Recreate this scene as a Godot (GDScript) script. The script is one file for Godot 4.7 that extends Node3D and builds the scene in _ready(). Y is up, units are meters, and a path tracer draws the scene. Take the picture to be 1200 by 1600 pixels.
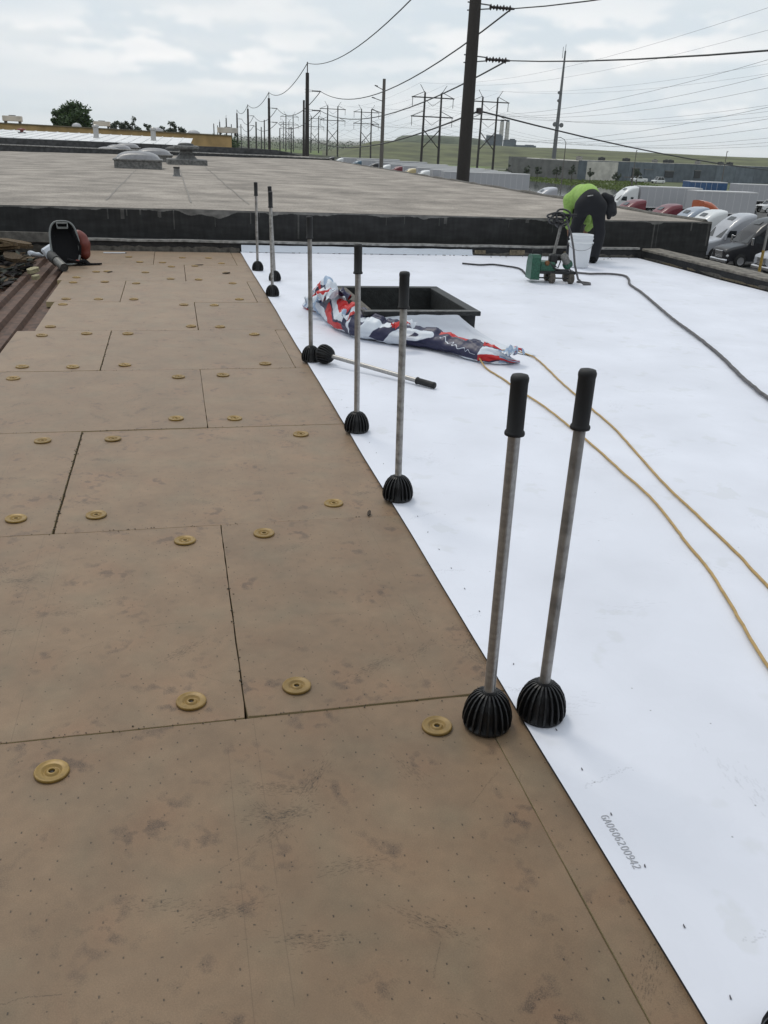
extends Node3D
# A flat roof being re-covered: boards on the left, white sheet on the right, a truck yard and power lines beyond.
# x runs right along the board rows, -z runs away from the camera, y = 0 is the top of the boards. The yard lies 7 m lower.

const GY := -7.0
var M := {}
var T := {}
var used := {}
var rng := RandomNumberGenerator.new()

# ------------------------------------------------------------------ mesh builder
class MB:
	var v := PackedVector3Array()
	var n := PackedVector3Array()
	var u := PackedVector2Array()
	var c := PackedColorArray()
	var tint := Color.WHITE
	var tinted := false

	func put(p: Vector3, nn: Vector3, uv := Vector2.ZERO) -> void:
		v.append(p); n.append(nn); u.append(uv)
		if tinted:
			c.append(tint)

	func tri(a: Vector3, b: Vector3, d: Vector3, na: Vector3, nb: Vector3, nd: Vector3, ua := Vector2.ZERO, ub := Vector2.ZERO, ud := Vector2.ZERO) -> void:
		put(a, na, ua); put(b, nb, ub); put(d, nd, ud)

	func flat3(a: Vector3, b: Vector3, d: Vector3) -> void:
		var nn := (d - a).cross(b - a).normalized()
		tri(a, b, d, nn, nn, nn)

	# corners run clockwise seen from outside
	func quad(a: Vector3, b: Vector3, d: Vector3, e: Vector3, r := Rect2(0, 0, 1, 1)) -> void:
		var nn := (d - a).cross(b - a).normalized()
		var p := r.position; var s := r.size
		var ua := p; var ub := p + Vector2(s.x, 0); var ud := p + s; var ue := p + Vector2(0, s.y)
		tri(a, b, d, nn, nn, nn, ua, ub, ud)
		tri(a, d, e, nn, nn, nn, ua, ud, ue)

	func box(at: Vector3, size: Vector3, b := Basis.IDENTITY, bev := 0.0) -> void:
		var h := size * 0.5
		var e := minf(bev, minf(h.x, minf(h.y, h.z)) * 0.9)
		for ax in 3:
			for sg in [-1.0, 1.0]:
				var w := Vector3.ZERO; w[ax] = sg
				var p := Vector3.ZERO; p[(ax + 1) % 3] = 1
				var q := Vector3.ZERO; q[(ax + 2) % 3] = 1
				var hp: float = h[(ax + 1) % 3] - e
				var hq: float = h[(ax + 2) % 3] - e
				var o: Vector3 = w * h[ax]
				var k := [o - p * hp - q * hq, o + p * hp - q * hq, o + p * hp + q * hq, o - p * hp + q * hq]
				if sg > 0:
					k.reverse()
				quad(at + b * k[0], at + b * k[1], at + b * k[2], at + b * k[3])
				if e > 0:
					var a1 := (ax + 1) % 3
					for s2 in [-1.0, 1.0]:
						# bevel between face ax and face a1
						var w2 := Vector3.ZERO; w2[a1] = s2
						var q2 := Vector3.ZERO; q2[(ax + 2) % 3] = hq
						var f0: Vector3 = w * h[ax] + w2 * (h[a1] - e)
						var f1: Vector3 = w * (h[ax] - e) + w2 * h[a1]
						var kk := [f0 - q2, f1 - q2, f1 + q2, f0 + q2]
						var nn: Vector3 = ((kk[2] - kk[0]) as Vector3).cross(kk[1] - kk[0])
						if nn.dot(w + w2) < 0:
							kk.reverse()
						quad(at + b * kk[0], at + b * kk[1], at + b * kk[2], at + b * kk[3])
		if e > 0:
			for sx in [-1.0, 1.0]:
				for sy in [-1.0, 1.0]:
					for sz in [-1.0, 1.0]:
						var a := Vector3(sx * h.x, sy * (h.y - e), sz * (h.z - e))
						var d := Vector3(sx * (h.x - e), sy * h.y, sz * (h.z - e))
						var f := Vector3(sx * (h.x - e), sy * (h.y - e), sz * h.z)
						var nn := (f - a).cross(d - a)
						if nn.dot(Vector3(sx, sy, sz)) > 0:
							flat3(at + b * a, at + b * d, at + b * f)
						else:
							flat3(at + b * a, at + b * f, at + b * d)

	func bar(a: Vector3, b: Vector3, w: float, h: float, bev := 0.0) -> void:
		var d := (b - a).normalized()
		var up := Vector3.UP if absf(d.y) < 0.95 else Vector3.RIGHT
		var s := up.cross(d).normalized()
		box((a + b) * 0.5, Vector3(w, h, a.distance_to(b)), Basis(s, d.cross(s), d), bev)

	func tube(p: Array, r: Variant, sides := 8, caps := true) -> void:
		var k := p.size()
		var rings := []
		var norms := []
		var prev := Vector3.ZERO
		for i in k:
			var d: Vector3 = (p[mini(i + 1, k - 1)] - p[maxi(i - 1, 0)])
			d = d.normalized()
			var s: Vector3
			if i == 0:
				s = (Vector3.UP if absf(d.y) < 0.9 else Vector3.RIGHT).cross(d).normalized()
			else:
				s = (prev - d * prev.dot(d)).normalized()
			prev = s
			var t := d.cross(s)
			var rad: float = r[i] if r is Array else r
			var ring := []; var nr := []
			for j in sides:
				var a := TAU * j / sides
				var o := s * cos(a) + t * sin(a)
				nr.append(o); ring.append(p[i] + o * rad)
			rings.append(ring); norms.append(nr)
		for i in k - 1:
			for j in sides:
				var j2 := (j + 1) % sides
				var u0 := Vector2(float(j) / sides, float(i) / (k - 1)); var u1 := Vector2(float(j + 1) / sides, float(i + 1) / (k - 1))
				tri(rings[i][j], rings[i + 1][j], rings[i + 1][j2], norms[i][j], norms[i + 1][j], norms[i + 1][j2], u0, Vector2(u0.x, u1.y), u1)
				tri(rings[i][j], rings[i + 1][j2], rings[i][j2], norms[i][j], norms[i + 1][j2], norms[i][j2], u0, u1, Vector2(u1.x, u0.y))
		if caps:
			var d0: Vector3 = (p[0] - p[1]).normalized(); var d1: Vector3 = (p[k - 1] - p[k - 2]).normalized()
			for j in sides:
				var j2 := (j + 1) % sides
				tri(p[0], rings[0][j], rings[0][j2], d0, d0, d0)
				tri(p[k - 1], rings[k - 1][j2], rings[k - 1][j], d1, d1, d1)

	# profile of (radius, height), low to high; hard = flat bands
	func lathe(prof: Array, sides: int, xf := Transform3D.IDENTITY, hard := false) -> void:
		for i in prof.size() - 1:
			var a: Vector2 = prof[i]; var b: Vector2 = prof[i + 1]
			if a.distance_to(b) < 1e-6:
				continue
			var t := (b - a).normalized()
			var ta := t; var tb := t
			if not hard:
				if i > 0 and prof[i - 1].distance_to(a) > 1e-6:
					var q: Vector2 = (a - prof[i - 1]).normalized()
					if q.dot(t) > 0.4: ta = (t + q).normalized()
				if i + 2 < prof.size() and prof[i + 2].distance_to(b) > 1e-6:
					var q2: Vector2 = (prof[i + 2] - b).normalized()
					if q2.dot(t) > 0.4: tb = (t + q2).normalized()
			for j in sides:
				var c0 := cos(TAU * j / sides); var s0 := sin(TAU * j / sides)
				var c1 := cos(TAU * (j + 1) / sides); var s1 := sin(TAU * (j + 1) / sides)
				var p00 := Vector3(a.x * c0, a.y, a.x * s0); var p01 := Vector3(a.x * c1, a.y, a.x * s1)
				var p10 := Vector3(b.x * c0, b.y, b.x * s0); var p11 := Vector3(b.x * c1, b.y, b.x * s1)
				var n00 := Vector3(ta.y * c0, -ta.x, ta.y * s0); var n01 := Vector3(ta.y * c1, -ta.x, ta.y * s1)
				var n10 := Vector3(tb.y * c0, -tb.x, tb.y * s0); var n11 := Vector3(tb.y * c1, -tb.x, tb.y * s1)
				var B := xf.basis
				if b.x > 1e-6:
					tri(xf * p00, xf * p11, xf * p10, (B * n00).normalized(), (B * n11).normalized(), (B * n10).normalized())
				if a.x > 1e-6:
					tri(xf * p00, xf * p01, xf * p11, (B * n00).normalized(), (B * n01).normalized(), (B * n11).normalized())

	# polygon in the xy plane pushed from z0 to z1, then moved by xf
	func prism(poly: PackedVector2Array, z0: float, z1: float, xf := Transform3D.IDENTITY) -> void:
		var pts := poly
		if not Geometry2D.is_polygon_clockwise(pts):
			pts = pts.duplicate(); pts.reverse()
		var id := Geometry2D.triangulate_polygon(pts)
		for i in range(0, id.size(), 3):
			var a := pts[id[i]]; var b := pts[id[i + 1]]; var d := pts[id[i + 2]]
			if (b - a).cross(d - a) > 0:
				var sw := b; b = d; d = sw
			flat3(xf * Vector3(a.x, a.y, z1), xf * Vector3(b.x, b.y, z1), xf * Vector3(d.x, d.y, z1))
			flat3(xf * Vector3(a.x, a.y, z0), xf * Vector3(d.x, d.y, z0), xf * Vector3(b.x, b.y, z0))
		for i in pts.size():
			var a := pts[i]; var b := pts[(i + 1) % pts.size()]
			quad(xf * Vector3(a.x, a.y, z0), xf * Vector3(b.x, b.y, z0), xf * Vector3(b.x, b.y, z1), xf * Vector3(a.x, a.y, z1))

	# P: rows of equal length, smooth normals; uv runs over 0..1
	func grid(P: Array, wrap := false) -> void:
		var R := P.size(); var C: int = P[0].size()
		var N := []
		for i in R:
			var row := []
			for j in C:
				var jl := j - 1; var jr := j + 1
				if wrap:
					jl = (j - 1 + C - 1) % (C - 1); jr = 1 if j == C - 1 else j + 1
				else:
					jl = maxi(jl, 0); jr = mini(jr, C - 1)
				var du: Vector3 = P[i][jr] - P[i][jl]
				var dv: Vector3 = P[mini(i + 1, R - 1)][j] - P[maxi(i - 1, 0)][j]
				row.append(du.cross(dv).normalized() * -1.0)
			N.append(row)
		for i in R - 1:
			for j in C - 1:
				var a := Vector2(float(j) / (C - 1), float(i) / (R - 1)); var b := Vector2(float(j + 1) / (C - 1), float(i + 1) / (R - 1))
				tri(P[i][j], P[i][j + 1], P[i + 1][j + 1], N[i][j], N[i][j + 1], N[i + 1][j + 1], a, Vector2(b.x, a.y), b)
				tri(P[i][j], P[i + 1][j + 1], P[i + 1][j], N[i][j], N[i + 1][j + 1], N[i + 1][j], a, b, Vector2(a.x, b.y))

	func add_to(am: ArrayMesh, m: Material) -> ArrayMesh:
		# every face runs clockwise seen from the side its normals point to
		for i in range(0, v.size() - 2, 3):
			if (v[i + 2] - v[i]).cross(v[i + 1] - v[i]).dot(n[i] + n[i + 1] + n[i + 2]) < 0:
				var p := v[i + 1]; v[i + 1] = v[i + 2]; v[i + 2] = p
				var q := n[i + 1]; n[i + 1] = n[i + 2]; n[i + 2] = q
				var w := u[i + 1]; u[i + 1] = u[i + 2]; u[i + 2] = w
				if tinted:
					var k := c[i + 1]; c[i + 1] = c[i + 2]; c[i + 2] = k
		var arr := []
		arr.resize(Mesh.ARRAY_MAX)
		arr[Mesh.ARRAY_VERTEX] = v; arr[Mesh.ARRAY_NORMAL] = n; arr[Mesh.ARRAY_TEX_UV] = u
		if tinted:
			arr[Mesh.ARRAY_COLOR] = c
		am.add_surface_from_arrays(Mesh.PRIMITIVE_TRIANGLES, arr)
		am.surface_set_material(am.get_surface_count() - 1, m)
		return am

# ------------------------------------------------------------------ nodes
func numbered(called: String) -> String:
	var k: int = used.get(called, 0)
	used[called] = k + 1
	return called if k == 0 else "%s_%03d" % [called, k]

func obj(called: String, mb: MB, m: Material, parent: Node = null) -> MeshInstance3D:
	var o := MeshInstance3D.new()
	o.mesh = mb.add_to(ArrayMesh.new(), m)
	return own(o, called, parent)

func own(o: MeshInstance3D, called: String, parent: Node = null) -> MeshInstance3D:
	o.cast_shadow = GeometryInstance3D.SHADOW_CASTING_SETTING_ON
	if parent == null:
		o.name = numbered(called)
		add_child(o, true)
	else:
		o.name = called
		parent.add_child(o, true)
	return o

func tag(o: Node, label: String, category: String, group := "") -> Node:
	o.set_meta("label", label); o.set_meta("category", category)
	if group: o.set_meta("group", group)
	return o

func struct(o: Node) -> Node:
	o.set_meta("kind", "structure")
	return o

func thing(called: String, label: String, category: String, at := Vector3.ZERO, turn := 0.0, group := "") -> Node3D:
	var o := Node3D.new()
	o.name = numbered(called)
	add_child(o, true)
	o.position = at; o.rotation.y = turn
	tag(o, label, category, group)
	return o

func dup(src: Node3D, called: String, label: String, at: Vector3, turn := 0.0) -> Node3D:
	var r: Node3D = src.duplicate()
	r.name = numbered(called)
	add_child(r, true)
	r.position = at; r.rotation = Vector3(0, turn, 0)
	r.set_meta("label", label)
	return r

# ------------------------------------------------------------------ textures and materials
func noise_bytes(size: int, freq: float, sd: int, oct := 4, kind := FastNoiseLite.TYPE_SIMPLEX_SMOOTH) -> PackedByteArray:
	var f := FastNoiseLite.new()
	f.noise_type = kind; f.seed = sd; f.frequency = freq; f.fractal_octaves = oct
	if oct <= 1: f.fractal_type = FastNoiseLite.FRACTAL_NONE
	var im := f.get_seamless_image(size, size)
	im.convert(Image.FORMAT_L8)
	return im.get_data()

func grey_tex(data: PackedByteArray, size: int, lo: float, hi: float, gam := 1.0) -> ImageTexture:
	var lut := PackedByteArray(); lut.resize(256)
	for i in 256:
		lut[i] = int(clampf(lerpf(lo, hi, pow(i / 255.0, gam)), 0, 1) * 255)
	var out := PackedByteArray(); out.resize(data.size())
	for i in data.size():
		out[i] = lut[data[i]]
	return ImageTexture.create_from_image(Image.create_from_data(size, size, false, Image.FORMAT_L8, out))

func mat(lin: Color, rough := 0.7, metal := 0.0, tex := "", scale := 1.0, bump := "", bump_cm := 0.0, world := false) -> StandardMaterial3D:
	var m := StandardMaterial3D.new()
	m.albedo_color = lin.linear_to_srgb()
	m.roughness = rough; m.metallic = metal
	if tex or bump:
		m.uv1_triplanar = true
		m.uv1_world_triplanar = world
		m.uv1_scale = Vector3.ONE * scale
	if tex:
		m.albedo_texture = T[tex]
	if bump:
		m.heightmap_enabled = true
		m.heightmap_texture = T[bump]
		m.heightmap_scale = bump_cm
	return m

func C(r: float, g: float, b: float) -> Color:
	return Color(r, g, b)

func make_textures() -> void:
	var a := noise_bytes(512, 0.012, 11, 5)
	T.mottle = grey_tex(a, 512, 0.62, 1.12)
	T.mottle_soft = grey_tex(noise_bytes(512, 0.010, 5, 4), 512, 0.84, 1.04)
	T.fine = grey_tex(noise_bytes(512, 0.09, 21, 4), 512, 0.6, 1.15)
	T.grit = grey_tex(noise_bytes(512, 0.30, 31, 2), 512, 0.45, 1.2)
	T.height = grey_tex(noise_bytes(512, 0.05, 41, 5), 512, 0.0, 1.0)
	T.height_fine = grey_tex(noise_bytes(512, 0.25, 51, 3), 512, 0.0, 1.0)
	# coarse gravel cap sheet: patches of scour over grit
	var p := noise_bytes(1024, 0.006, 61, 5); var q := noise_bytes(1024, 0.22, 62, 3); var s := noise_bytes(1024, 0.03, 63, 4)
	var out := PackedByteArray(); out.resize(1024 * 1024)
	for i in out.size():
		out[i] = clampi(153 + (p[i] - 128) * 24 / 100 + (q[i] - 128) * 20 / 100 + (s[i] - 128) * 11 / 100, 0, 255)
	T.cap_sheet = ImageTexture.create_from_image(Image.create_from_data(1024, 1024, false, Image.FORMAT_L8, out))

# paper facing of the boards: pin perforations in rows, scuffs, boot dirt and scratches
func board_texture(sd: int) -> ImageTexture:
	var S := 1024
	var r := RandomNumberGenerator.new(); r.seed = sd
	var broad := noise_bytes(S, 0.0035, sd, 5)
	var patch := noise_bytes(S, 0.019, sd + 1, 6)
	var fine := noise_bytes(S, 0.34, sd + 2, 3)
	var gate := noise_bytes(S, 0.0045, sd + 3, 2)
	var px := PackedByteArray(); px.resize(S * S * 3)
	var k := 0
	for i in S * S:
		var t := 222 + (broad[i] - 128) * 12 / 100 + (fine[i] - 128) * 17 / 100 + (patch[i] - 128) * 9 / 100
		var dirt := 0
		if patch[i] > 134 and gate[i] > 126:
			dirt = mini((patch[i] - 134) * (gate[i] - 122) / 95, 62)
			dirt = dirt * clampi(225 - fine[i], 50, 135) / 100
		var pinkish := (gate[i] - 128) * 5 / 100
		px[k] = clampi(t - dirt + pinkish, 0, 255); px[k + 1] = clampi(t - dirt * 96 / 100 - pinkish / 2, 0, 255); px[k + 2] = clampi(t - dirt * 86 / 100 - pinkish, 0, 255)
		k += 3
	var im := Image.create_from_data(S, S, false, Image.FORMAT_RGB8, px)
	# two long creases of the facer
	for e in 2:
		var cx := r.randi_range(200, 820)
		for y in S:
			if broad[y * S + cx] > 100:
				darken(im, cx + int((patch[y * S] - 128) * 0.012), y, 0.86)
	# rows of pin holes
	var step := 30
	for gx in range(8, S, step):
		for gy in range(10, S, 44):
			if r.randf() < 0.34: continue
			var x := gx + r.randi_range(-7, 7); var y := gy + (gx / step % 2) * 22 + r.randi_range(-13, 13)
			var deep := r.randf_range(0.28, 0.62)
			for dy in r.randi_range(2, 5):
				darken(im, x, y + dy, deep); darken(im, x + 1, y + dy, lerpf(deep, 1, 0.3)); darken(im, x + 2, y + dy, lerpf(deep, 1, 0.7))
	# crumbs and flecks
	for i in 90:
		var x := r.randi_range(0, S - 6); var y := r.randi_range(0, S - 6); var w := r.randi_range(1, 4)
		for dx in w:
			for dy in r.randi_range(1, 3):
				darken(im, x + dx, y + dy, r.randf_range(0.35, 0.7))
	# scratches and boot scuffs
	for i in 12:
		var x := r.randf_range(60, S - 60); var y := r.randf_range(60, S - 60); var an := r.randf_range(0, TAU); var ln := r.randi_range(20, 120)
		var faint := r.randf_range(0.6, 0.86)
		for s in ln:
			if r.randf() < 0.25: continue
			darken(im, int(x + cos(an) * s), int(y + sin(an) * s), faint)
			an += r.randf_range(-0.02, 0.02)
	for i in 13:
		var x := r.randf_range(100, S - 160); var y := r.randf_range(100, S - 160); var an := r.randf_range(0, TAU)
		for s in r.randi_range(60, 300):
			var o := Vector2(r.randfn(0, 34), r.randfn(0, 9)).rotated(an)
			var ln := r.randi_range(2, 9)
			for w in ln:
				var q := Vector2(x, y) + o + Vector2(w, 0).rotated(an)
				darken(im, int(q.x), int(q.y), 0.80)
	return ImageTexture.create_from_image(im)

func darken(im: Image, x: int, y: int, by: float) -> void:
	if x >= 0 and y >= 0 and x < im.get_width() and y < im.get_height():
		var c := im.get_pixel(x, y)
		im.set_pixel(x, y, Color(c.r * by, c.g * by, c.b * by))

# white sheet: faint footmarks and scuffs
func sheet_texture() -> ImageTexture:
	var S := 1024
	var r := RandomNumberGenerator.new(); r.seed = 77
	var a := noise_bytes(S, 0.004, 71, 5); var b := noise_bytes(S, 0.016, 72, 4); var g := noise_bytes(S, 0.005, 73, 2)
	var px := PackedByteArray(); px.resize(S * S * 3)
	for i in S * S:
		var d := 0
		if g[i] > 128 and b[i] > 158: d = mini((b[i] - 158) * (g[i] - 128) / 260, 6)
		var t := 246 + (a[i] - 128) * 6 / 100 - d
		px[i * 3] = clampi(t, 0, 255); px[i * 3 + 1] = clampi(t - d / 8, 0, 255); px[i * 3 + 2] = clampi(t - d / 3, 0, 255)
	var im := Image.create_from_data(S, S, false, Image.FORMAT_RGB8, px)
	for i in 46:
		var x := r.randf_range(30, S - 60); var y := r.randf_range(30, S - 60); var an := r.randf_range(-0.5, 0.5)
		for s in r.randi_range(8, 60):
			var o := Vector2(s, r.randfn(0, 1.6)).rotated(an)
			darken(im, int(x + o.x), int(y + o.y), 0.91)
	for i in 26:
		var x := r.randf_range(60, S - 90); var y := r.randf_range(60, S - 90); var an := r.randf_range(0, TAU)
		for s in r.randi_range(20, 90):
			var o := Vector2(r.randfn(0, 22), r.randfn(0, 7)).rotated(an)
			for w in r.randi_range(2, 8):
				var p := Vector2(x, y) + o + Vector2(w, 0).rotated(an + 0.3)
				darken(im, int(p.x), int(p.y), 0.965)
	for i in 60:
		darken(im, r.randi_range(0, S - 1), r.randi_range(0, S - 1), 0.5)
	return ImageTexture.create_from_image(im)

# black bitumen wall with grey runs of old coating hanging from its top edge
func wall_texture() -> ImageTexture:
	var W := 2048; var H := 96
	var r := RandomNumberGenerator.new(); r.seed = 5
	var f := FastNoiseLite.new(); f.seed = 8; f.frequency = 0.02; f.fractal_octaves = 4
	var im := Image.create_empty(W, H, false, Image.FORMAT_RGB8)
	var run := 0.0
	for x in W:
		var base := 4.0 + 5.0 * maxf(0, f.get_noise_2d(x * 0.5, 3)) * 2.0
		if f.get_noise_2d(x * 0.25, 90) > 0.22: base += 12.0 * (f.get_noise_2d(x * 0.25, 90) - 0.22) * 4.0
		if r.randf() < (0.05 if x > 1780 or (x > 150 and x < 330) else 0.014): run = r.randf_range(8, 34) if r.randf() < 0.7 else r.randf_range(30, 80)
		elif r.randf() < 0.45: run = 0.0
		var deep := base + run
		for y in H:
			var g := 0.125 + 0.05 * f.get_noise_2d(x * 1.0, y * 2.0) + 0.045 * f.get_noise_2d(x * 5.0, y * 0.6)
			var c := Color(g, g * 1.01, g * 1.02)
			if y < deep:
				var k := 0.42 + 0.13 * f.get_noise_2d(x * 2.0, y * 2.0)
				if y > base: k = lerpf(k, g, 0.45)
				c = Color(k, k * 0.985, k * 0.96)
			im.set_pixel(x, y, c)
	return ImageTexture.create_from_image(im)

# printed plastic wrapping: navy, red and white fields, two big letters, fragments of small print
func wrap_texture() -> ImageTexture:
	var W := 1024; var H := 320
	var im := Image.create_empty(W, H, false, Image.FORMAT_RGB8)
	var white := Color(0.80, 0.83, 0.86); var navy := Color(0.09, 0.10, 0.24); var red := Color(0.72, 0.09, 0.09); var pale := Color(0.58, 0.66, 0.76)
	for y in H:
		for x in W:
			var c := white
			var fx := float(x); var fy := float(y)
			if fx < 150:
				c = pale if sin(fx * 0.05 + sin(fy * 0.03) * 2.0) > 0.5 else white
				if sin(fx * 0.035 + fy * 0.022) > 0.72: c = navy
				if sin(fx * 0.03 - fy * 0.03 + 2.0) > 0.92: c = red
			elif fx < 430:
				var wave := 110.0 + 0.28 * (fx - 150.0) + 14.0 * sin(fx * 0.02)
				if fy > wave and fy < wave + 78.0: c = navy
				if fx > 270 and fy > wave + 16 and fy < wave + 92 and fx < 420: c = red
				if fx > 300 and fy < wave - 52: c = red
				if fy > 262: c = white
			elif fx < 900:
				c = navy
				if fy < 90.0 and fx > 740 and fx < 830: c = red
				if fx < 470 and absf(fy - 60.0 - (fx - 430.0) * 4.0) < 40.0: c = white
				var sw2 := 268.0 + 22.0 * sin((fx - 640.0) * 0.018)
				if fy > sw2: c = white
			else:
				c = red if fmod(fx * 0.7 + fy, 150.0) > 70.0 else white
				if fmod(fx * 0.7 + fy, 150.0) > 138.0: c = navy
				if fx > 960 and sin(fy * 0.09) > 0.2: c = pale
			im.set_pixel(x, y, c)
	# big white letters T and P, leaning
	for y in range(100, 262):
		var lean := int((262 - y) * 0.3)
		for x in range(455, 780):
			var q := x - lean; var on := false
			if q > 455 and q < 580 and y < 142: on = true
			if q > 492 and q < 545: on = true
			if q > 596 and q < 646: on = true
			var e := Vector2((q - 640) / 62.0, (y - 152) / 52.0)
			if q >= 636 and e.length() < 1.0 and Vector2((q - 640) / 24.0, (y - 152) / 19.0).length() > 1.0: on = true
			if on: im.set_pixel(x, y, white)
	# small hearts-like marks and a line of broken dark print, a line of white script
	for e in [[205, 70], [262, 92]]:
		for dy in range(-14, 15):
			for dx in range(-14, 15):
				if absf(dx) + absf(dy) * 0.9 < 14 and not (dy < -6 and absf(dx) < 3): im.set_pixel(e[0] + dx, e[1] + dy, red)
	var r := RandomNumberGenerator.new(); r.seed = 9
	var x0 := 290
	while x0 < 430:
		var w := r.randi_range(8, 16)
		for x in range(x0, x0 + w):
			for y in range(276, 296):
				if x - x0 < 4 or y < 281 or y > 291: im.set_pixel(x, y, navy)
		x0 += w + 5
	for s in 320:
		var x := 755 + s * 0.42
		var y := 130.0 + s * 0.2 + (5.0 + 9.0 * absf(sin(s * 0.043))) * sin(s * 0.11 + 1.5 * sin(s * 0.05))
		for d in 5:
			im.set_pixel(int(x), int(y) + d, white)
	return ImageTexture.create_from_image(im)

func make_materials() -> void:
	M.boards = []
	for sd in [101, 202, 303]:
		var t := board_texture(sd)
		for tone in [1.0, 1.04, 0.96]:
			var m := mat(C(0.264 * tone, 0.174 * tone, 0.103 * tone), 0.5)
			m.rim_enabled = true; m.rim = 0.95; m.rim_tint = 0.55   # fuzzy glass-fibre facing
			m.albedo_texture = t
			m.metallic_specular = 0.36
			M.boards.append(m)
	M.foam = mat(C(0.45, 0.36, 0.20), 0.9, 0, "fine", 8.0)
	M.plates = [mat(C(0.29, 0.18, 0.042), 0.4, 0.15, "mottle_soft", 9.0), mat(C(0.25, 0.155, 0.040), 0.46, 0.1, "mottle_soft", 7.0), mat(C(0.27, 0.165, 0.040), 0.43, 0.1, "mottle_soft", 11.0)]
	M.screw = mat(C(0.02, 0.018, 0.016), 0.5, 0.6)
	M.deck_steel = mat(C(0.115, 0.06, 0.038), 0.72, 0.15, "mottle", 1.2, "height", 0.15, true)
	M.sheet = mat(C(0.75, 0.768, 0.84), 0.5)
	M.sheet.albedo_texture = sheet_texture()
	M.sheet.metallic_specular = 0.42
	M.sheet_edge = mat(C(0.03, 0.03, 0.033), 0.8)
	M.sheet_plain = mat(C(0.60, 0.635, 0.69), 0.55)
	M.print_ink = mat(C(0.36, 0.365, 0.385), 0.7); M.tick_ink = mat(C(0.07, 0.07, 0.08), 0.7)
	M.rubber = mat(C(0.012, 0.012, 0.013), 0.55, 0, "fine", 9.0)
	M.fin = mat(C(0.016, 0.016, 0.017), 0.48, 0.1, "fine", 12.0)
	M.galv = mat(C(0.40, 0.39, 0.375), 0.38, 0.7, "mottle_soft", 9.0)
	M.grip = mat(C(0.009, 0.009, 0.010), 0.62, 0, "fine", 14.0, "height_fine", 0.03)
	M.cord_orange = mat(C(0.46, 0.30, 0.105), 0.55, 0, "mottle_soft", 4.0)
	M.cord_grey = mat(C(0.115, 0.11, 0.112), 0.6, 0, "mottle", 4.0)
	M.cord_black = mat(C(0.018, 0.018, 0.02), 0.55)
	M.wall_black = mat(C(1, 1, 1), 0.75); M.wall_black.albedo_texture = wall_texture()
	M.bitumen = mat(C(0.02, 0.02, 0.021), 0.7, 0, "mottle", 1.5, "height", 0.3)
	M.tar_grey = mat(C(0.13, 0.12, 0.105), 0.85, 0, "mottle", 1.4, "height", 0.2)
	M.coping = mat(C(0.36, 0.355, 0.34), 0.6, 0.2, "mottle", 1.6)
	M.old_wood = mat(C(0.21, 0.19, 0.16), 0.85, 0, "mottle", 1.3, "height", 0.2)
	M.tan_patch = mat(C(0.22, 0.18, 0.12), 0.9, 0, "mottle", 2.0, "height", 0.2)
	M.far_roof = mat(C(0.90, 0.80, 0.695), 0.85)
	M.far_roof.albedo_texture = T.cap_sheet; M.far_roof.uv1_triplanar = true; M.far_roof.uv1_world_triplanar = true; M.far_roof.uv1_scale = Vector3.ONE * 0.11
	M.far_roof.metallic_specular = 0.3; M.far_roof.heightmap_enabled = true; M.far_roof.heightmap_texture = T.cap_sheet; M.far_roof.heightmap_scale = 0.12
	M.lap = mat(C(0.275, 0.25, 0.222), 0.85, 0, "fine", 2.0)
	M.dome = mat(C(0.19, 0.19, 0.20), 0.35, 0, "mottle_soft", 1.5)
	M.vent_grey = mat(C(0.17, 0.17, 0.165), 0.6, 0.2, "mottle", 1.5)
	M.vent_dark = mat(C(0.05, 0.052, 0.052), 0.6, 0.2, "mottle", 1.5)
	M.dark_parapet = mat(C(0.055, 0.057, 0.06), 0.75, 0, "mottle", 0.5, "height", 0.3)
	M.white_roof = mat(C(0.78, 0.78, 0.78), 0.45, 0, "mottle_soft", 0.2)
	M.tan_wall = mat(C(0.42, 0.28, 0.125), 0.85, 0, "mottle_soft", 0.12)
	M.grey_wall = mat(C(0.125, 0.15, 0.175), 0.8, 0, "mottle_soft", 0.07)
	M.grey_wall2 = mat(C(0.10, 0.12, 0.14), 0.8, 0, "mottle_soft", 0.07)
	M.cream_wall = mat(C(0.62, 0.59, 0.53), 0.8, 0, "mottle_soft", 0.07)
	M.cream_wall2 = mat(C(0.52, 0.50, 0.455), 0.8, 0, "mottle_soft", 0.07)
	M.dim_wall = mat(C(0.16, 0.16, 0.155), 0.8, 0, "mottle_soft", 0.07)
	M.concrete = mat(C(0.30, 0.29, 0.27), 0.85, 0, "mottle", 0.4)
	M.dark_door = mat(C(0.02, 0.022, 0.026), 0.6)
	M.pole_wood = mat(C(0.052, 0.046, 0.042), 0.9, 0, "fine", 0.7, "height_fine", 0.8)
	M.pole_pale = mat(C(0.16, 0.145, 0.13), 0.85, 0, "fine", 0.5)
	M.pole_steel = mat(C(0.14, 0.145, 0.15), 0.6, 0.4)
	M.wire = mat(C(0.035, 0.035, 0.037), 0.6)
	M.insulator = mat(C(0.045, 0.035, 0.034), 0.35)
	M.grass = mat(C(0.14, 0.19, 0.045), 0.95, 0, "mottle", 0.016, "", 0, true)
	M.ground = mat(C(0.105, 0.125, 0.05), 0.95, 0, "mottle", 0.009, "", 0, true)
	M.hill = mat(C(0.12, 0.13, 0.052), 0.95, 0, "mottle", 0.006, "", 0, true)
	M.mound = mat(C(0.14, 0.16, 0.11), 0.95, 0, "mottle", 0.004, "", 0, true)
	M.path = mat(C(0.42, 0.39, 0.32), 0.95, 0, "mottle_soft", 0.03, "", 0, true)
	M.berm = mat(C(0.045, 0.05, 0.025), 0.95, 0, "mottle", 0.02, "", 0, true)
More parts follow.
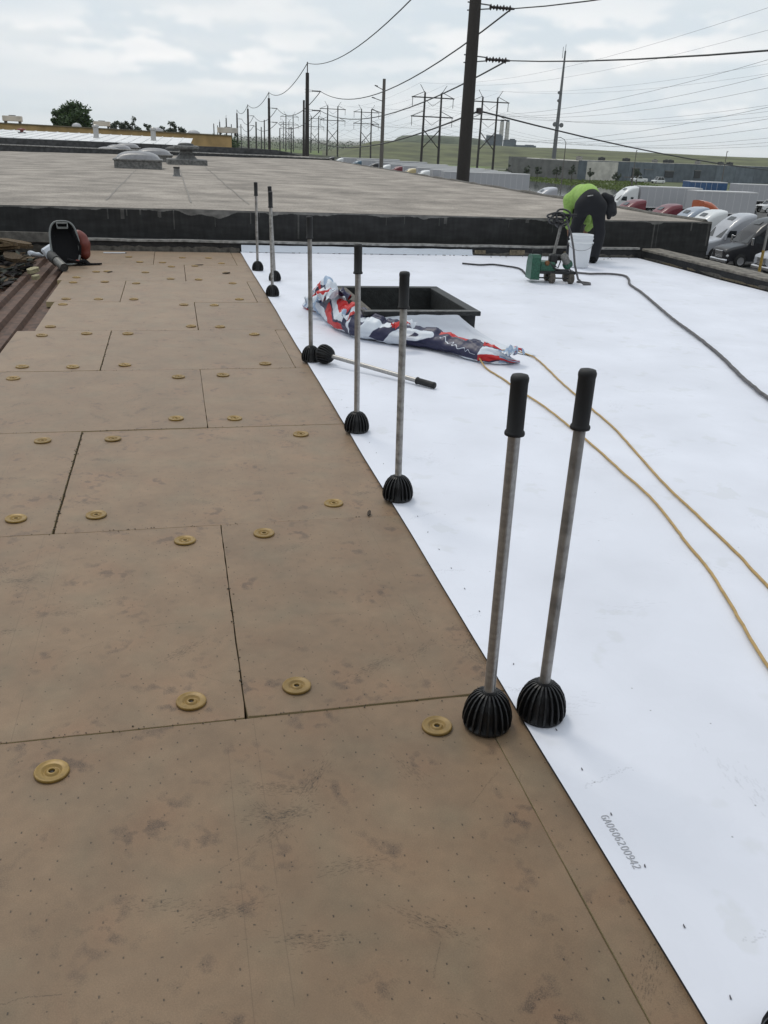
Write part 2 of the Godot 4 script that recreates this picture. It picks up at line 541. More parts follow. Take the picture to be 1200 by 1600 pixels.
	M.asphalt = mat(C(0.075, 0.073, 0.07), 0.88, 0, "mottle", 0.05, "", 0, true)
	M.water = mat(C(0.03, 0.035, 0.036), 0.08, 0, "", 1, "", 0)
	M.water.metallic_specular = 0.7
	M.leaf = mat(C(0.035, 0.062, 0.018), 0.75); M.leaf.backlight_enabled = true; M.leaf.backlight = Color(0.12, 0.2, 0.05)
	M.leaf_dark = mat(C(0.07, 0.085, 0.055), 0.8); M.leaf_dark.backlight_enabled = true; M.leaf_dark.backlight = Color(0.06, 0.09, 0.04)
	M.bark = mat(C(0.06, 0.048, 0.036), 0.9)
	M.tyre = mat(C(0.012, 0.012, 0.012), 0.85)
	M.rim = mat(C(0.45, 0.45, 0.46), 0.35, 0.7)
	M.glass = mat(C(0.018, 0.022, 0.026), 0.08); M.glass.metallic_specular = 0.6
	M.chrome = mat(C(0.55, 0.55, 0.56), 0.18, 0.95)
	M.chassis = mat(C(0.02, 0.02, 0.02), 0.7)
	M.lamp_lens = mat(C(0.55, 0.56, 0.56), 0.15)
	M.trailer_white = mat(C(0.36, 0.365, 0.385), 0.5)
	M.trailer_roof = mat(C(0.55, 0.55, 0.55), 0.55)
	M.green_paint = mat(C(0.02, 0.105, 0.062), 0.45, 0.0, "mottle", 6.0)
	M.machine_dark = mat(C(0.03, 0.03, 0.03), 0.55, 0.3, "fine", 6.0)
	M.machine_grey = mat(C(0.22, 0.215, 0.20), 0.5, 0.4, "mottle", 6.0)
	M.brass = mat(C(0.16, 0.075, 0.03), 0.5, 0.5)
	M.bucket = mat(C(0.66, 0.68, 0.70), 0.42)
	M.wire_grey = mat(C(0.2, 0.2, 0.2), 0.4, 0.6)
	M.blower_red = mat(C(0.17, 0.03, 0.018), 0.45, 0, "mottle_soft", 5.0)
	M.blower_grey = mat(C(0.17, 0.18, 0.175), 0.5, 0, "mottle_soft", 5.0)
	M.blower_black = mat(C(0.008, 0.008, 0.009), 0.85); M.blower_black.metallic_specular = 0.25
	M.hose = mat(C(0.06, 0.06, 0.06), 0.7, 0, "mottle", 6.0)
	M.wrap = mat(C(1, 1, 1), 0.45); M.wrap.albedo_texture = wrap_texture()
	M.curb_black = mat(C(0.022, 0.025, 0.026), 0.6, 0.0, "mottle", 2.0, "height", 0.15)
	M.curb_wood = mat(C(0.12, 0.105, 0.085), 0.8, 0, "mottle", 3.0)

func car_paint(lin: Color, rough := 0.3) -> StandardMaterial3D:
	var m := mat(lin, rough)
	m.clearcoat_enabled = true; m.clearcoat = 0.6 if lin.g > 0.03 else 0.15; m.clearcoat_roughness = 0.12
	return m

# ------------------------------------------------------------------ sky
func sky_image(sun: Vector3) -> ImageTexture:
	var W := 2048; var H := 1024
	var f := FastNoiseLite.new(); f.seed = 14; f.frequency = 1.0; f.fractal_octaves = 6; f.fractal_gain = 0.55
	var g := FastNoiseLite.new(); g.seed = 23; g.frequency = 0.35; g.fractal_octaves = 3
	var px := PackedByteArray(); px.resize(W * H * 3)
	for y in H:
		var el := PI * (0.5 - (y + 0.5) / H)
		var se := sin(el); var ce := cos(el)
		for x in W:
			var az := TAU * ((x + 0.5) / W - 0.5)
			var d := Vector3(sin(az) * ce, se, -cos(az) * ce)
			var t := clampf(se, 0, 1)
			var c := Vector3(0.755, 0.805, 0.82).lerp(Vector3(0.63, 0.745, 0.865), pow(t, 0.42))
			if se > 0:
				var q := d / (se + 0.12)
				var cover := clampf(0.5 + g.get_noise_2d(q.x * 1.4, q.z * 1.4) * 1.1, 0, 1)
				var k := f.get_noise_2d(q.x * 1.5, q.z * 1.5) * 1.0 + 0.14
				var veil := smoothstep(-0.35, 0.5, f.get_noise_2d(q.x * 0.5 + 40.0, q.z * 0.6)) * 0.6
				var puff := smoothstep(0.0, 0.34, k) * cover * smoothstep(0.0, 0.07, se)
				c = c.lerp(Vector3(0.85, 0.872, 0.88), veil)
				c = c.lerp(Vector3(0.97, 0.975, 0.975), clampf(puff, 0, 1))
				c = c.lerp(Vector3(0.75, 0.785, 0.81), clampf(smoothstep(0.34, 0.7, k) * cover * 0.15, 0, 1))
			var near := maxf(0.0, d.dot(sun))
			c += Vector3(1, 0.98, 0.94) * (0.10 * pow(near, 6.0) + 0.22 * pow(near, 60.0))
			if se < 0: c = c.lerp(Vector3(0.22, 0.22, 0.19), smoothstep(0, 0.05, -se))
			var o := (y * W + x) * 3
			var s := Color(minf(c.x, 1), minf(c.y, 1), minf(c.z, 1)).linear_to_srgb()
			px[o] = int(s.r * 255); px[o + 1] = int(s.g * 255); px[o + 2] = int(s.b * 255)
	return ImageTexture.create_from_image(Image.create_from_data(W, H, false, Image.FORMAT_RGB8, px))

func _ready() -> void:
	rng.seed = 20240
	# camera
	var cam := Camera3D.new()
	cam.name = "camera"
	cam.fov = 61.53
	cam.near = 0.05; cam.far = 6000.0
	cam.transform = Transform3D(Basis(Vector3(0.97393694, 0.04035963, 0.22319932), Vector3(0.05187883, 0.91831843, -0.39242815), Vector3(-0.2208063, 0.39377959, 0.89229043)), Vector3(0, 1.36728, 0))
	add_child(cam)
	cam.current = true
	# sky, sun, exposure
	var sun_dir := Vector3(-0.18, 0.86, -0.50).normalized()
	var sun := DirectionalLight3D.new()
	sun.name = "sun"
	sun.light_energy = 0.32
	sun.light_angular_distance = 14.0
	sun.light_color = Color(1.0, 0.97, 0.92)
	sun.shadow_enabled = true
	add_child(sun)
	sun.look_at_from_position(sun_dir * 50.0, Vector3.ZERO, Vector3.UP)
	var env := Environment.new()
	env.background_mode = Environment.BG_SKY
	var sky := Sky.new()
	var sm := PanoramaSkyMaterial.new()
	sm.panorama = sky_image(sun_dir)
	sky.sky_material = sm
	env.sky = sky
	env.tonemap_mode = Environment.TONE_MAPPER_LINEAR
	env.tonemap_exposure = 1.0
	env.fog_enabled = true
	env.fog_density = 0.00008
	env.fog_light_color = Color(0.86, 0.89, 0.91)
	env.sdfgi_enabled = true; env.ssao_enabled = true; env.ssil_enabled = true
	var we := WorldEnvironment.new()
	we.name = "environment"
	we.environment = env
	add_child(we)
	make_textures()
	make_materials()
	# large structure
	land()
	our_roof()
	white_sheet()
	roof_edges()
	far_building()
	rear_buildings()
	warehouses()
	# objects
	poles_and_lines()
	trees()
	yard()
	magnets()
	curb_and_wrapper()
	cords()
	welder()
	bucket()
	person()
	blower()
	debris()
	scraps()

# ------------------------------------------------------------------ land
func sheet_poly(called: String, pts: Array, y: float, m: Material) -> MeshInstance3D:
	var mb := MB.new()
	var poly := PackedVector2Array()
	for p in pts: poly.append(Vector2(p[0], p[1]))
	var id := Geometry2D.triangulate_polygon(poly)
	for i in range(0, id.size(), 3):
		var a := poly[id[i]]; var b := poly[id[i + 1]]; var d := poly[id[i + 2]]
		mb.tri(Vector3(a.x, y, a.y), Vector3(b.x, y, b.y), Vector3(d.x, y, d.y), Vector3.UP, Vector3.UP, Vector3.UP)
	return obj(called, mb, m)

func polar(az: float, d: float, y: float) -> Vector3:
	return Vector3(sin(az) * d, y, -cos(az) * d)

func land() -> void:
	var mb := MB.new()
	mb.quad(Vector3(-1400, GY, -2400), Vector3(1900, GY, -2400), Vector3(1900, GY, 300), Vector3(-1400, GY, 300))
	struct(obj("ground", mb, M.ground))
	struct(sheet_poly("grass_field", [[10, -292], [70, -288], [112, -330], [150, -420], [150, -760], [10, -900], [-60, -700], [-40, -292]], GY + 0.03, M.grass))
	struct(sheet_poly("truck_yard", [[-60, -175], [8, -175], [8, 40], [150, 40], [150, -150], [118, -172], [74, -168], [70, -286], [10, -288], [-60, -288]], GY + 0.02, M.asphalt))
	struct(sheet_poly("canal", [[76, -172], [92, -160], [108, -176], [110, -205], [103, -240], [98, -300], [92, -330], [80, -330], [77, -240]], GY + 0.05, M.water))
	# gravel tracks across the field
	for t in [[[30, -430], [45, -360], [58, -322], [61, -324], [49, -364], [35, -434]], [[36, -780], [44, -600], [40, -470], [44, -470], [49, -600], [42, -780]], [[96, -398], [120, -384], [150, -380], [150, -374], [118, -378], [94, -393]]]:
		struct(sheet_poly("gravel_path", t, GY + 0.06, M.path))
	# dark bank along the field's ditch
	var bk := MB.new()
	var line := [Vector3(52, GY, -820), Vector3(60, GY, -640), Vector3(66, GY, -500), Vector3(78, GY, -420), Vector3(104, GY, -378)]
	for i in line.size() - 1:
		var a: Vector3 = line[i]; var b: Vector3 = line[i + 1]
		var s := (b - a).cross(Vector3.UP).normalized()
		bk.quad(a - s * 5.0, b - s * 5.0, b + Vector3.UP * 1.7, a + Vector3.UP * 1.7)
		bk.quad(a + Vector3.UP * 1.7, b + Vector3.UP * 1.7, b + s * 5.0, a + s * 5.0)
	struct(obj("ditch_bank", bk, M.berm))
	# long grassed landfill ridge
	var f := FastNoiseLite.new(); f.seed = 3; f.frequency = 0.004; f.fractal_octaves = 4
	var P := []
	var ds := [440.0, 480.0, 520.0, 560.0, 600.0, 630.0, 680.0, 800.0, 950.0]
	var hs := [0.0, 1.2, 3.6, 6.6, 9.0, 10.0, 10.2, 10.0, 6.0]
	for i in ds.size():
		var row := []
		for j in 61:
			var az := deg_to_rad(lerpf(9.0, 75.0, j / 60.0))
			var fade := smoothstep(0.0, 0.06, j / 60.0)
			var p := polar(az, ds[i], 0)
			row.append(Vector3(p.x, GY - 0.2 + hs[i] * fade * (1.0 + 0.16 * f.get_noise_2d(p.x, p.z)), p.z))
		P.append(row)
	var hb := MB.new(); hb.grid(P)
	struct(obj("landfill_hill", hb, M.hill))
	# flat-topped mound farther off
	var Q := []
	var mc := polar(deg_to_rad(16.4), 1150.0, 0)
	for i in 9:
		var k: float = [1.0, 0.93, 0.86, 0.79, 0.72, 0.64, 0.4, 0.2, 0.0][i]
		var hh: float = [0.0, 3.0, 7.0, 11.5, 15.5, 18.0, 19.2, 19.6, 19.8][i]
		var row := []
		for j in 41:
			var a := TAU * j / 40
			row.append(mc + Vector3(cos(a) * 75.0 * k, GY + hh, sin(a) * 60.0 * k))
		Q.append(row)
	var mbb := MB.new(); mbb.grid(Q, true)
	struct(obj("grassy_mound_hill", mbb, M.mound))
	# far-off wood along the skyline
	var wd := MB.new()
	for i in 2600:
		var az := deg_to_rad(rng.randf_range(2.5, 12.5))
		var d := rng.randf_range(760, 860)
		var top := 9.0 + 3.5 * f.get_noise_1d(rad_to_deg(az) * 90.0) + 3.0 * f.get_noise_1d(rad_to_deg(az) * 400.0)
		var p := polar(az, d, GY + top * pow(rng.randf(), 0.7))
		leaf(wd, p, rng.randf_range(0.7, 1.6))
	var wo := obj("distant_wood", wd, M.leaf_dark)
	wo.set_meta("kind", "stuff")
	tag(wo, "hazy dark wood along the skyline behind the pylons", "wood")

func leaf(mb: MB, p: Vector3, s: float) -> void:
	var b := Basis.from_euler(Vector3(rng.randf_range(0, TAU), rng.randf_range(0, TAU), rng.randf_range(0, TAU)))
	var a := b.x * s * 0.5; var d := b.y * s * 0.32
	mb.flat3(p - a, p + d, p + a)
	mb.flat3(p - a, p + a, p - d)

# ------------------------------------------------------------------ our roof: deck and boards
func ragged_board(x0: float, x1: float, z0: float, z1: float, sd: int, thick: float) -> ArrayMesh:
	var r := RandomNumberGenerator.new(); r.seed = sd
	var pts := []
	var nx := maxi(4, int((x1 - x0) / 0.06)); var nz := maxi(4, int((z1 - z0) / 0.06))
	var rough := 0.0009
	for i in nx: pts.append(Vector2(lerpf(x0, x1, float(i) / nx), z0 + r.randf_range(-rough, rough)))
	for i in nz: pts.append(Vector2(x1 + r.randf_range(-rough, rough), lerpf(z0, z1, float(i) / nz)))
	for i in nx: pts.append(Vector2(lerpf(x1, x0, float(i) / nx), z1 + r.randf_range(-rough, rough)))
	for i in nz: pts.append(Vector2(x0 + r.randf_range(-rough, rough), lerpf(z1, z0, float(i) / nz)))
	for i in [0, nx, nx + nz, 2 * nx + nz]:
		var c := Vector2((x0 + x1) / 2, (z0 + z1) / 2)
		pts[i] += (c - pts[i]).normalized() * r.randf_range(0.0, 0.004)
	var lift := [r.randf_range(-0.0012, 0.0012), r.randf_range(-0.0012, 0.0012)]
	var mid := Vector2((x0 + x1) / 2, (z0 + z1) / 2)
	var flip := Vector2(1 if r.randf() < 0.5 else -1, 1 if r.randf() < 0.5 else -1)
	var top := MB.new(); var side := MB.new()
	var up := func(p: Vector2) -> Vector3: return Vector3(p.x, lift[0] * (p.x - mid.x) + lift[1] * (p.y - mid.y), p.y)
	var uvf := func(p: Vector2) -> Vector2: return (p - mid) / 1.22 * flip + Vector2(0.5, 0.5)
	for i in pts.size():
		var a: Vector2 = pts[i]; var b: Vector2 = pts[(i + 1) % pts.size()]
		var ai: Vector2 = a + (mid - a).normalized() * 0.0016; var bi: Vector2 = b + (mid - b).normalized() * 0.0016
		top.tri(up.call(mid), up.call(bi), up.call(ai), Vector3.UP, Vector3.UP, Vector3.UP, uvf.call(mid), uvf.call(bi), uvf.call(ai))
		var dn := Vector3(0, -0.0007, 0)
		var A: Vector3 = up.call(a) + dn; var B: Vector3 = up.call(b) + dn
		var n := Vector3(a.x - mid.x, 1.6, a.y - mid.y).normalized()
		top.tri(up.call(ai), up.call(bi), B, n, n, n, uvf.call(ai), uvf.call(bi), uvf.call(b))
		top.tri(up.call(ai), B, A, n, n, n, uvf.call(ai), uvf.call(b), uvf.call(a))
		side.quad(A, B, B - Vector3(0, thick, 0), A - Vector3(0, thick, 0))
	var am := ArrayMesh.new()
	top.add_to(am, M.boards[sd % M.boards.size()])
	side.add_to(am, M.foam)
	return am

func plate_mesh(k: int) -> ArrayMesh:
	var a := MB.new()
	a.lathe([Vector2(0.0380, -0.005), Vector2(0.0396, -0.0025), Vector2(0.0392, 0.0008), Vector2(0.0376, 0.0030), Vector2(0.0350, 0.0030), Vector2(0.0325, 0.0012), Vector2(0.0245, 0.0022), Vector2(0.0225, 0.0014), Vector2(0.0195, -0.0036), Vector2(0.0165, -0.0042), Vector2(0.0140, -0.0022), Vector2(0.0120, 0.0008), Vector2(0.0078, 0.0010), Vector2(0.0070, -0.0034)], 28)
	var b := MB.new()
	b.lathe([Vector2(0.0072, -0.0036), Vector2(0.0050, -0.0034), Vector2(0.0042, -0.0024), Vector2(0.002, -0.0030), Vector2(0.0, -0.0032)], 10)
	var am := ArrayMesh.new()
	a.add_to(am, M.plates[k]); b.add_to(am, M.screw)
	return am

func our_roof() -> void:
	var roof := Node3D.new(); roof.name = "roof_deck"; add_child(roof, true)
	struct(roof)
	# rusty corrugated deck, ribs running away from the camera
	var dk := MB.new()
	var x := -7.5
	var y1 := -0.052; var y0 := -0.094
	while x < -0.3:
		var e := [[0.0, y0], [0.055, y0], [0.075, y1], [0.130, y1], [0.150, y0]]
		for i in 4:
			var a := Vector3(x + e[i][0], e[i][1], -11.6); var b := Vector3(x + e[i + 1][0], e[i + 1][1], -11.6)
			dk.quad(a, b, b + Vector3(0, 0, 15.6), a + Vector3(0, 0, 15.6))
		x += 0.15
	obj("deck_sheet", dk, M.deck_steel, roof)
	var vo := MB.new()
	vo.quad(Vector3(-7.5, -0.11, -11.6), Vector3(6.7, -0.11, -11.6), Vector3(6.7, -0.11, 4), Vector3(-7.5, -0.11, 4))
	obj("deck_underlay", vo, M.deck_steel, roof)
	var wl := MB.new()
	wl.box(Vector3(-0.4, -3.6, -3.8), Vector3(14.2, 6.9, 15.6))
	obj("building_block", wl, M.concrete, roof)
	# unseen wall added behind the camera to hold some sky off the near boards
	var rw := MB.new()
	rw.box(Vector3(-0.4, 1.6, 2.6), Vector3(14.2, 3.6, 0.4))
	obj("rear_wall", rw, M.bitumen, roof)
	# boards: row k lies between z = -(1.8405 + 1.22 k) and the next
	var joint := {-3: [0.115], -2: [-0.495, 0.115], -1: [-0.495, 0.725], 0: [0.115], 1: [-0.495], 2: [0.115], 3: [-0.495, 0.725], 4: [0.14], 5: [-0.495, 0.70], 6: [0.09], 7: [-0.25, 0.69]}
	var left := {-3: -1.15, -2: -1.14, -1: -1.16, 0: -1.12, 1: -1.15, 2: -1.14, 3: -1.155, 4: -1.035, 5: -1.105, 6: -1.15, 7: -1.12}
	var plates := [[-0.34,-1.71], [-0.02,-1.93], [0.26,-1.95], [0.59,-1.72], [-0.02,-2.93], [0.27,-2.95], [-0.64,-3.21], [-0.35,-3.21], [0.58,-3.21], [-0.66,-4.14], [-0.34,-4.14], [0.57,-4.12], [-0.04,-4.44], [0.26,-4.42], [-0.02,-5.30], [0.25,-5.33], [-0.97,-5.33], [-0.96,-5.61], [-0.66,-5.59], [-0.35,-5.63], [0.54,-5.61], [-0.96,-6.54], [-0.66,-6.60], [-0.37,-6.59], [0.55,-6.54], [-0.94,-6.86], [0.09,-6.85], [0.31,-6.83], [-0.95,-7.80], [0.05,-7.79], [0.31,-7.78], [-0.95,-8.07], [-0.68,-8.06], [-0.38,-8.07], [0.55,-8.08], [-0.98,-9.00], [-0.69,-9.05], [-0.39,-8.98], [0.55,-9.02], [-0.98,-9.33], [-0.06,-9.29], [0.22,-9.26], [-0.82,-9.74], [-0.71,-9.77], [-0.32,-9.73], [-0.05,-10.19], [0.21,-10.27], [0.53,-9.76], [-0.40,-10.54], [-0.15,-10.53], [0.52,-10.52], [-0.54,-10.98], [0.08,-10.99], [0.39,-10.99]]
	var pm := [plate_mesh(0), plate_mesh(1), plate_mesh(2)]
	var np := 0
	var sd := 7
	for k in range(-3, 8):
		var z1 := -(1.8405 + 1.22 * k); var z0 := z1 - 1.22
		var xs: Array = [left[k]] + joint[k] + [1.34]
		for i in xs.size() - 1:
			sd += 4
			var gl := 0.0025 if i == 0 else 0.0008 + 0.0008 * (sd % 3)
			if k > 1 and i > 0: gl += 0.0006 * k
			if k == 1 and i == 1: gl = 0.0065
			if k == 3 and i == 1: gl = 0.005
			var gz := (0.0006 if k < 2 else 0.0016 + 0.0005 * k) + 0.0006 * (sd % 4)
			var am := ragged_board(xs[i] + gl, xs[i + 1] - 0.001, z0 + gz, z1 - 0.001, sd, 0.047)
			var bo := MeshInstance3D.new(); bo.mesh = am
			own(bo, "insulation_board", roof)
			bo.position.y = 0.0007 * ((sd * 7) % 5 - 2)
			for p in plates:
				if p[0] >= xs[i] and p[0] < xs[i + 1] and p[1] >= z0 and p[1] < z1:
					var pp := MeshInstance3D.new(); pp.mesh = pm[np % 3]; np += 1
					own(pp, "fastener_plate", bo)
					pp.position = Vector3(p[0], 0.0052 + rng.randf_range(-0.0006, 0.0009), p[1])
					pp.rotation = Vector3(rng.randf_range(-0.035, 0.035), rng.randf_range(0, TAU), rng.randf_range(-0.035, 0.035))

# ------------------------------------------------------------------ white sheet
func white_sheet() -> void:
	var t := thing("membrane_sheet", "wide smooth white roofing membrane covering the right side of the roof", "membrane")
	var f := FastNoiseLite.new(); f.seed = 4; f.frequency = 0.55; f.fractal_octaves = 3
	var P := []
	var X0 := 0.816; var X1 := 6.44; var Z0 := -11.6; var Z1 := 3.0
	var folds := []
	for i in 16:
		var c := Vector2(rng.randf_range(1.5, 6.0), rng.randf_range(-11.0, -1.0)); var an := rng.randf_range(-0.5, 0.5) + (PI * 0.5 if i % 2 else 0.0)
		folds.append([c, Vector2(cos(an), sin(an)), rng.randf_range(0.3, 1.1), rng.randf_range(0.0015, 0.0045), rng.randf_range(0.03, 0.06)])
	for i in 293:
		var z := lerpf(Z0, Z1, i / 292.0)
		var row := []
		for j in 113:
			var s := j / 112.0
			var xx := lerpf(X0, X1, pow(s, 1.25))
			var e := 0.0025 * exp(-(xx - X0) * 12.0)
			if j == 0: xx += 0.006 * f.get_noise_1d(z * 0.9)
			for q in folds:
				var v: Vector2 = Vector2(xx, z) - q[0]
				var al: float = v.dot(q[1]); var ac: float = v.cross(q[1])
				if absf(al) < q[2] * 2.0 and absf(ac) < 0.2: e += q[3] * exp(-ac * ac / (q[4] * q[4])) * exp(-al * al / (q[2] * q[2]))
			row.append(Vector3(xx, 0.0085 + 0.0065 * f.get_noise_2d(xx * 1.1, z * 0.8) * minf(1.0, 0.15 + (xx - X0) * 2.0) + e, z))
		P.append(row)
	var mb := MB.new(); mb.grid(P)
	# texture laid out in metres, one repeat in 3.1 m
	for i in mb.u.size():
		mb.u[i] = Vector2(mb.v[i].x, mb.v[i].z) / 3.1
	obj("sheet", mb, M.sheet, t)
	var eb := MB.new()
	for i in 292:
		var a: Vector3 = P[i][0]; var b: Vector3 = P[i + 1][0]
		eb.quad(b, a, Vector3(a.x + 0.002, 0.0005, a.z), Vector3(b.x + 0.002, 0.0005, b.z))
	obj("cut_edge", eb, M.sheet_edge, t)
	# printed roll number, reading towards the camera
	var tm := TextMesh.new()
	tm.text = "GA0606200942"
	var sf := SystemFont.new(); sf.font_names = PackedStringArray(["Droid Sans Mono"])
	tm.font = sf; tm.font_size = 32; tm.pixel_size = 0.00072; tm.depth = 0.0004
	tm.horizontal_alignment = HORIZONTAL_ALIGNMENT_LEFT
	tm.material = M.print_ink
	var to := MeshInstance3D.new(); to.mesh = tm
	own(to, "printed_number", t)
	to.transform = Transform3D(Basis(Vector3(0, 0, 0.96), Vector3(1.05, 0, 0), Vector3(0, 1, 0)), Vector3(0.8655, 0.0108, -1.338))
	to.set_meta("label", "faint dot-printed roll number on the sheet margin")
	var tick := MB.new()
	tick.prism(PackedVector2Array([Vector2(-0.0022, -0.004), Vector2(0.0012, -0.0045), Vector2(0.002, 0.0052), Vector2(-0.0005, 0.003)]), 0, 0.0004, Transform3D(Basis(Vector3(1, 0, 0), Vector3(0, 0, -1), Vector3(0, 1, 0)), Vector3.ZERO))
	var tmesh := tick.add_to(ArrayMesh.new(), M.tick_ink)
	for i in range(-3, 26):
		var o := MeshInstance3D.new(); o.mesh = tmesh
		own(o, "lap_tick", t)
		o.position = Vector3(0.884, 0.0108, -0.88 - 0.1525 * i)
		o.rotation.y = rng.randf_range(-0.3, 0.3)
	# strip of the sheet turned up on the far curb
	var fl := []
	for i in 6:
		var k: float = [0.0, 0.2, 0.4, 0.6, 0.8, 1.0][i]
		var row := []
		for j in 40:
			var xx := lerpf(0.83, 3.95, j / 39.0)
			var dip := 0.006 * f.get_noise_1d(xx * 5.0)
			row.append(Vector3(xx, 0.012 + 0.083 * k + dip * k - 0.012 * k * (j / 39.0), -11.555 - 0.055 * sqrt(k) + 0.004 * f.get_noise_2d(xx * 6.0, k * 2.0)))
		fl.append(row)
	fl.reverse()
	var fb := MB.new(); fb.grid(fl)
	obj("upturned_strip", fb, M.sheet_plain, t)

# ------------------------------------------------------------------ curbs and parapet of our roof
func ragged_strip(mb: MB, x0: float, x1: float, ylo: float, yhi: float, z: float, sd: int, amp: float) -> void:
	var r := RandomNumberGenerator.new(); r.seed = sd
	var n := int((x1 - x0) / 0.05)
	var py := yhi
	for i in n:
		var a := lerpf(x0, x1, float(i) / n); var b := lerpf(x0, x1, float(i + 1) / n)
		var ny := yhi + r.randf_range(-amp, amp * 0.4)
		mb.quad(Vector3(a, py, z), Vector3(b, ny, z), Vector3(b, ylo, z), Vector3(a, ylo, z))
		py = ny

func blob(n: int, rx: float, ry: float, sd: int) -> PackedVector2Array:
	var r := RandomNumberGenerator.new(); r.seed = sd
	var out := PackedVector2Array()
	for i in n:
		var k := r.randf_range(0.6, 1.1)
		out.append(Vector2(cos(TAU * i / n) * rx * k, sin(TAU * i / n) * ry * k))
	return out

func roof_edges() -> void:
	var t := thing("low_curb", "low black bitumen curb with pale metal cap at the foot of the black wall", "curb", Vector3(0, 0, -11.6))
	var a := MB.new()
	a.box(Vector3(-0.55, 0.005, -0.16), Vector3(14.0, 0.255, 0.26))
	obj("curb_body", a, M.bitumen, t)
	var g := MB.new()
	ragged_strip(g, -7.4, 0.81, -0.05, 0.062, -0.026, 3, 0.02)
	ragged_strip(g, 3.97, 6.4, -0.05, 0.045, -0.026, 4, 0.024)
	obj("old_flashing", g, M.tar_grey, t)
	for e in [[3.99, 0.16, 0.05], [4.5, 0.22, 0.07], [5.3, 0.3, 0.05]]:
		var w := MB.new()
		w.box(Vector3(e[0] + e[1] * 0.5, 0.05, -0.02), Vector3(e[1], e[2], 0.012), Basis.IDENTITY, 0.003)
		obj("patch", w, M.tan_patch, t)
	var c := MB.new()
	var n := 44
	for i in n:
		var x0 := lerpf(-7.5, 6.46, float(i) / n); var x1 := lerpf(-7.5, 6.46, float(i + 1) / n)
		var dy := 0.004 * sin(i * 1.9) ; var dy2 := 0.004 * sin((i + 1) * 1.9)
		c.quad(Vector3(x0, 0.142 + dy, -0.006), Vector3(x1, 0.142 + dy2, -0.006), Vector3(x1, 0.116 + dy2, -0.004), Vector3(x0, 0.116 + dy, -0.004))
		c.quad(Vector3(x0, 0.142 + dy, -0.07), Vector3(x1, 0.142 + dy2, -0.07), Vector3(x1, 0.142 + dy2, -0.006), Vector3(x0, 0.142 + dy, -0.006))
	obj("metal_cap", c, M.coping, t)
	# right-hand parapet
	var p := thing("side_parapet", "low parapet with grey board cap along the right edge of the roof", "parapet", Vector3(6.45, 0, -11.6))
	var b := MB.new()
	b.box(Vector3(0.16, -0.2, 7.8), Vector3(0.24, 0.62, 15.6))
	obj("parapet_body", b, M.bitumen, p)
	var r := RandomNumberGenerator.new(); r.seed = 12
	for i in 26:
		var k := MB.new()
		var bl := blob(11, r.randf_range(0.12, 0.42), r.randf_range(0.012, 0.035), 50 + i)
		k.prism(bl, 0.0, 0.005 + 0.0004 * i, Transform3D(Basis(Vector3(0, 0, 1), Vector3(0, 1, 0), Vector3(-1, 0, 0)), Vector3(0.041, r.randf_range(0.018, 0.06), 0.5 + i * 0.42 + r.randf_range(-0.15, 0.15))))
		obj("torn_patch", k, M.tan_patch if i % 3 else M.tar_grey, p)
	for i in 5:
		var w := MB.new()
		var zz := 0.05 + i * 3.05
		w.box(Vector3(0.15, 0.128, zz + 1.51), Vector3(0.28, 0.032, 3.03), Basis.from_euler(Vector3(rng.randf_range(-0.002, 0.002), rng.randf_range(-0.003, 0.003), 0.02)), 0.006)
		obj("cap_board", w, M.old_wood, p)

# ------------------------------------------------------------------ the next building with the gravelled roof
func far_y(x: float, z: float) -> float:
	return 0.49 - 0.15 * clampf((5.0 - x) / 12.0, 0, 1.2) * clampf((-11.9 - z) / 33.0, 0, 1)

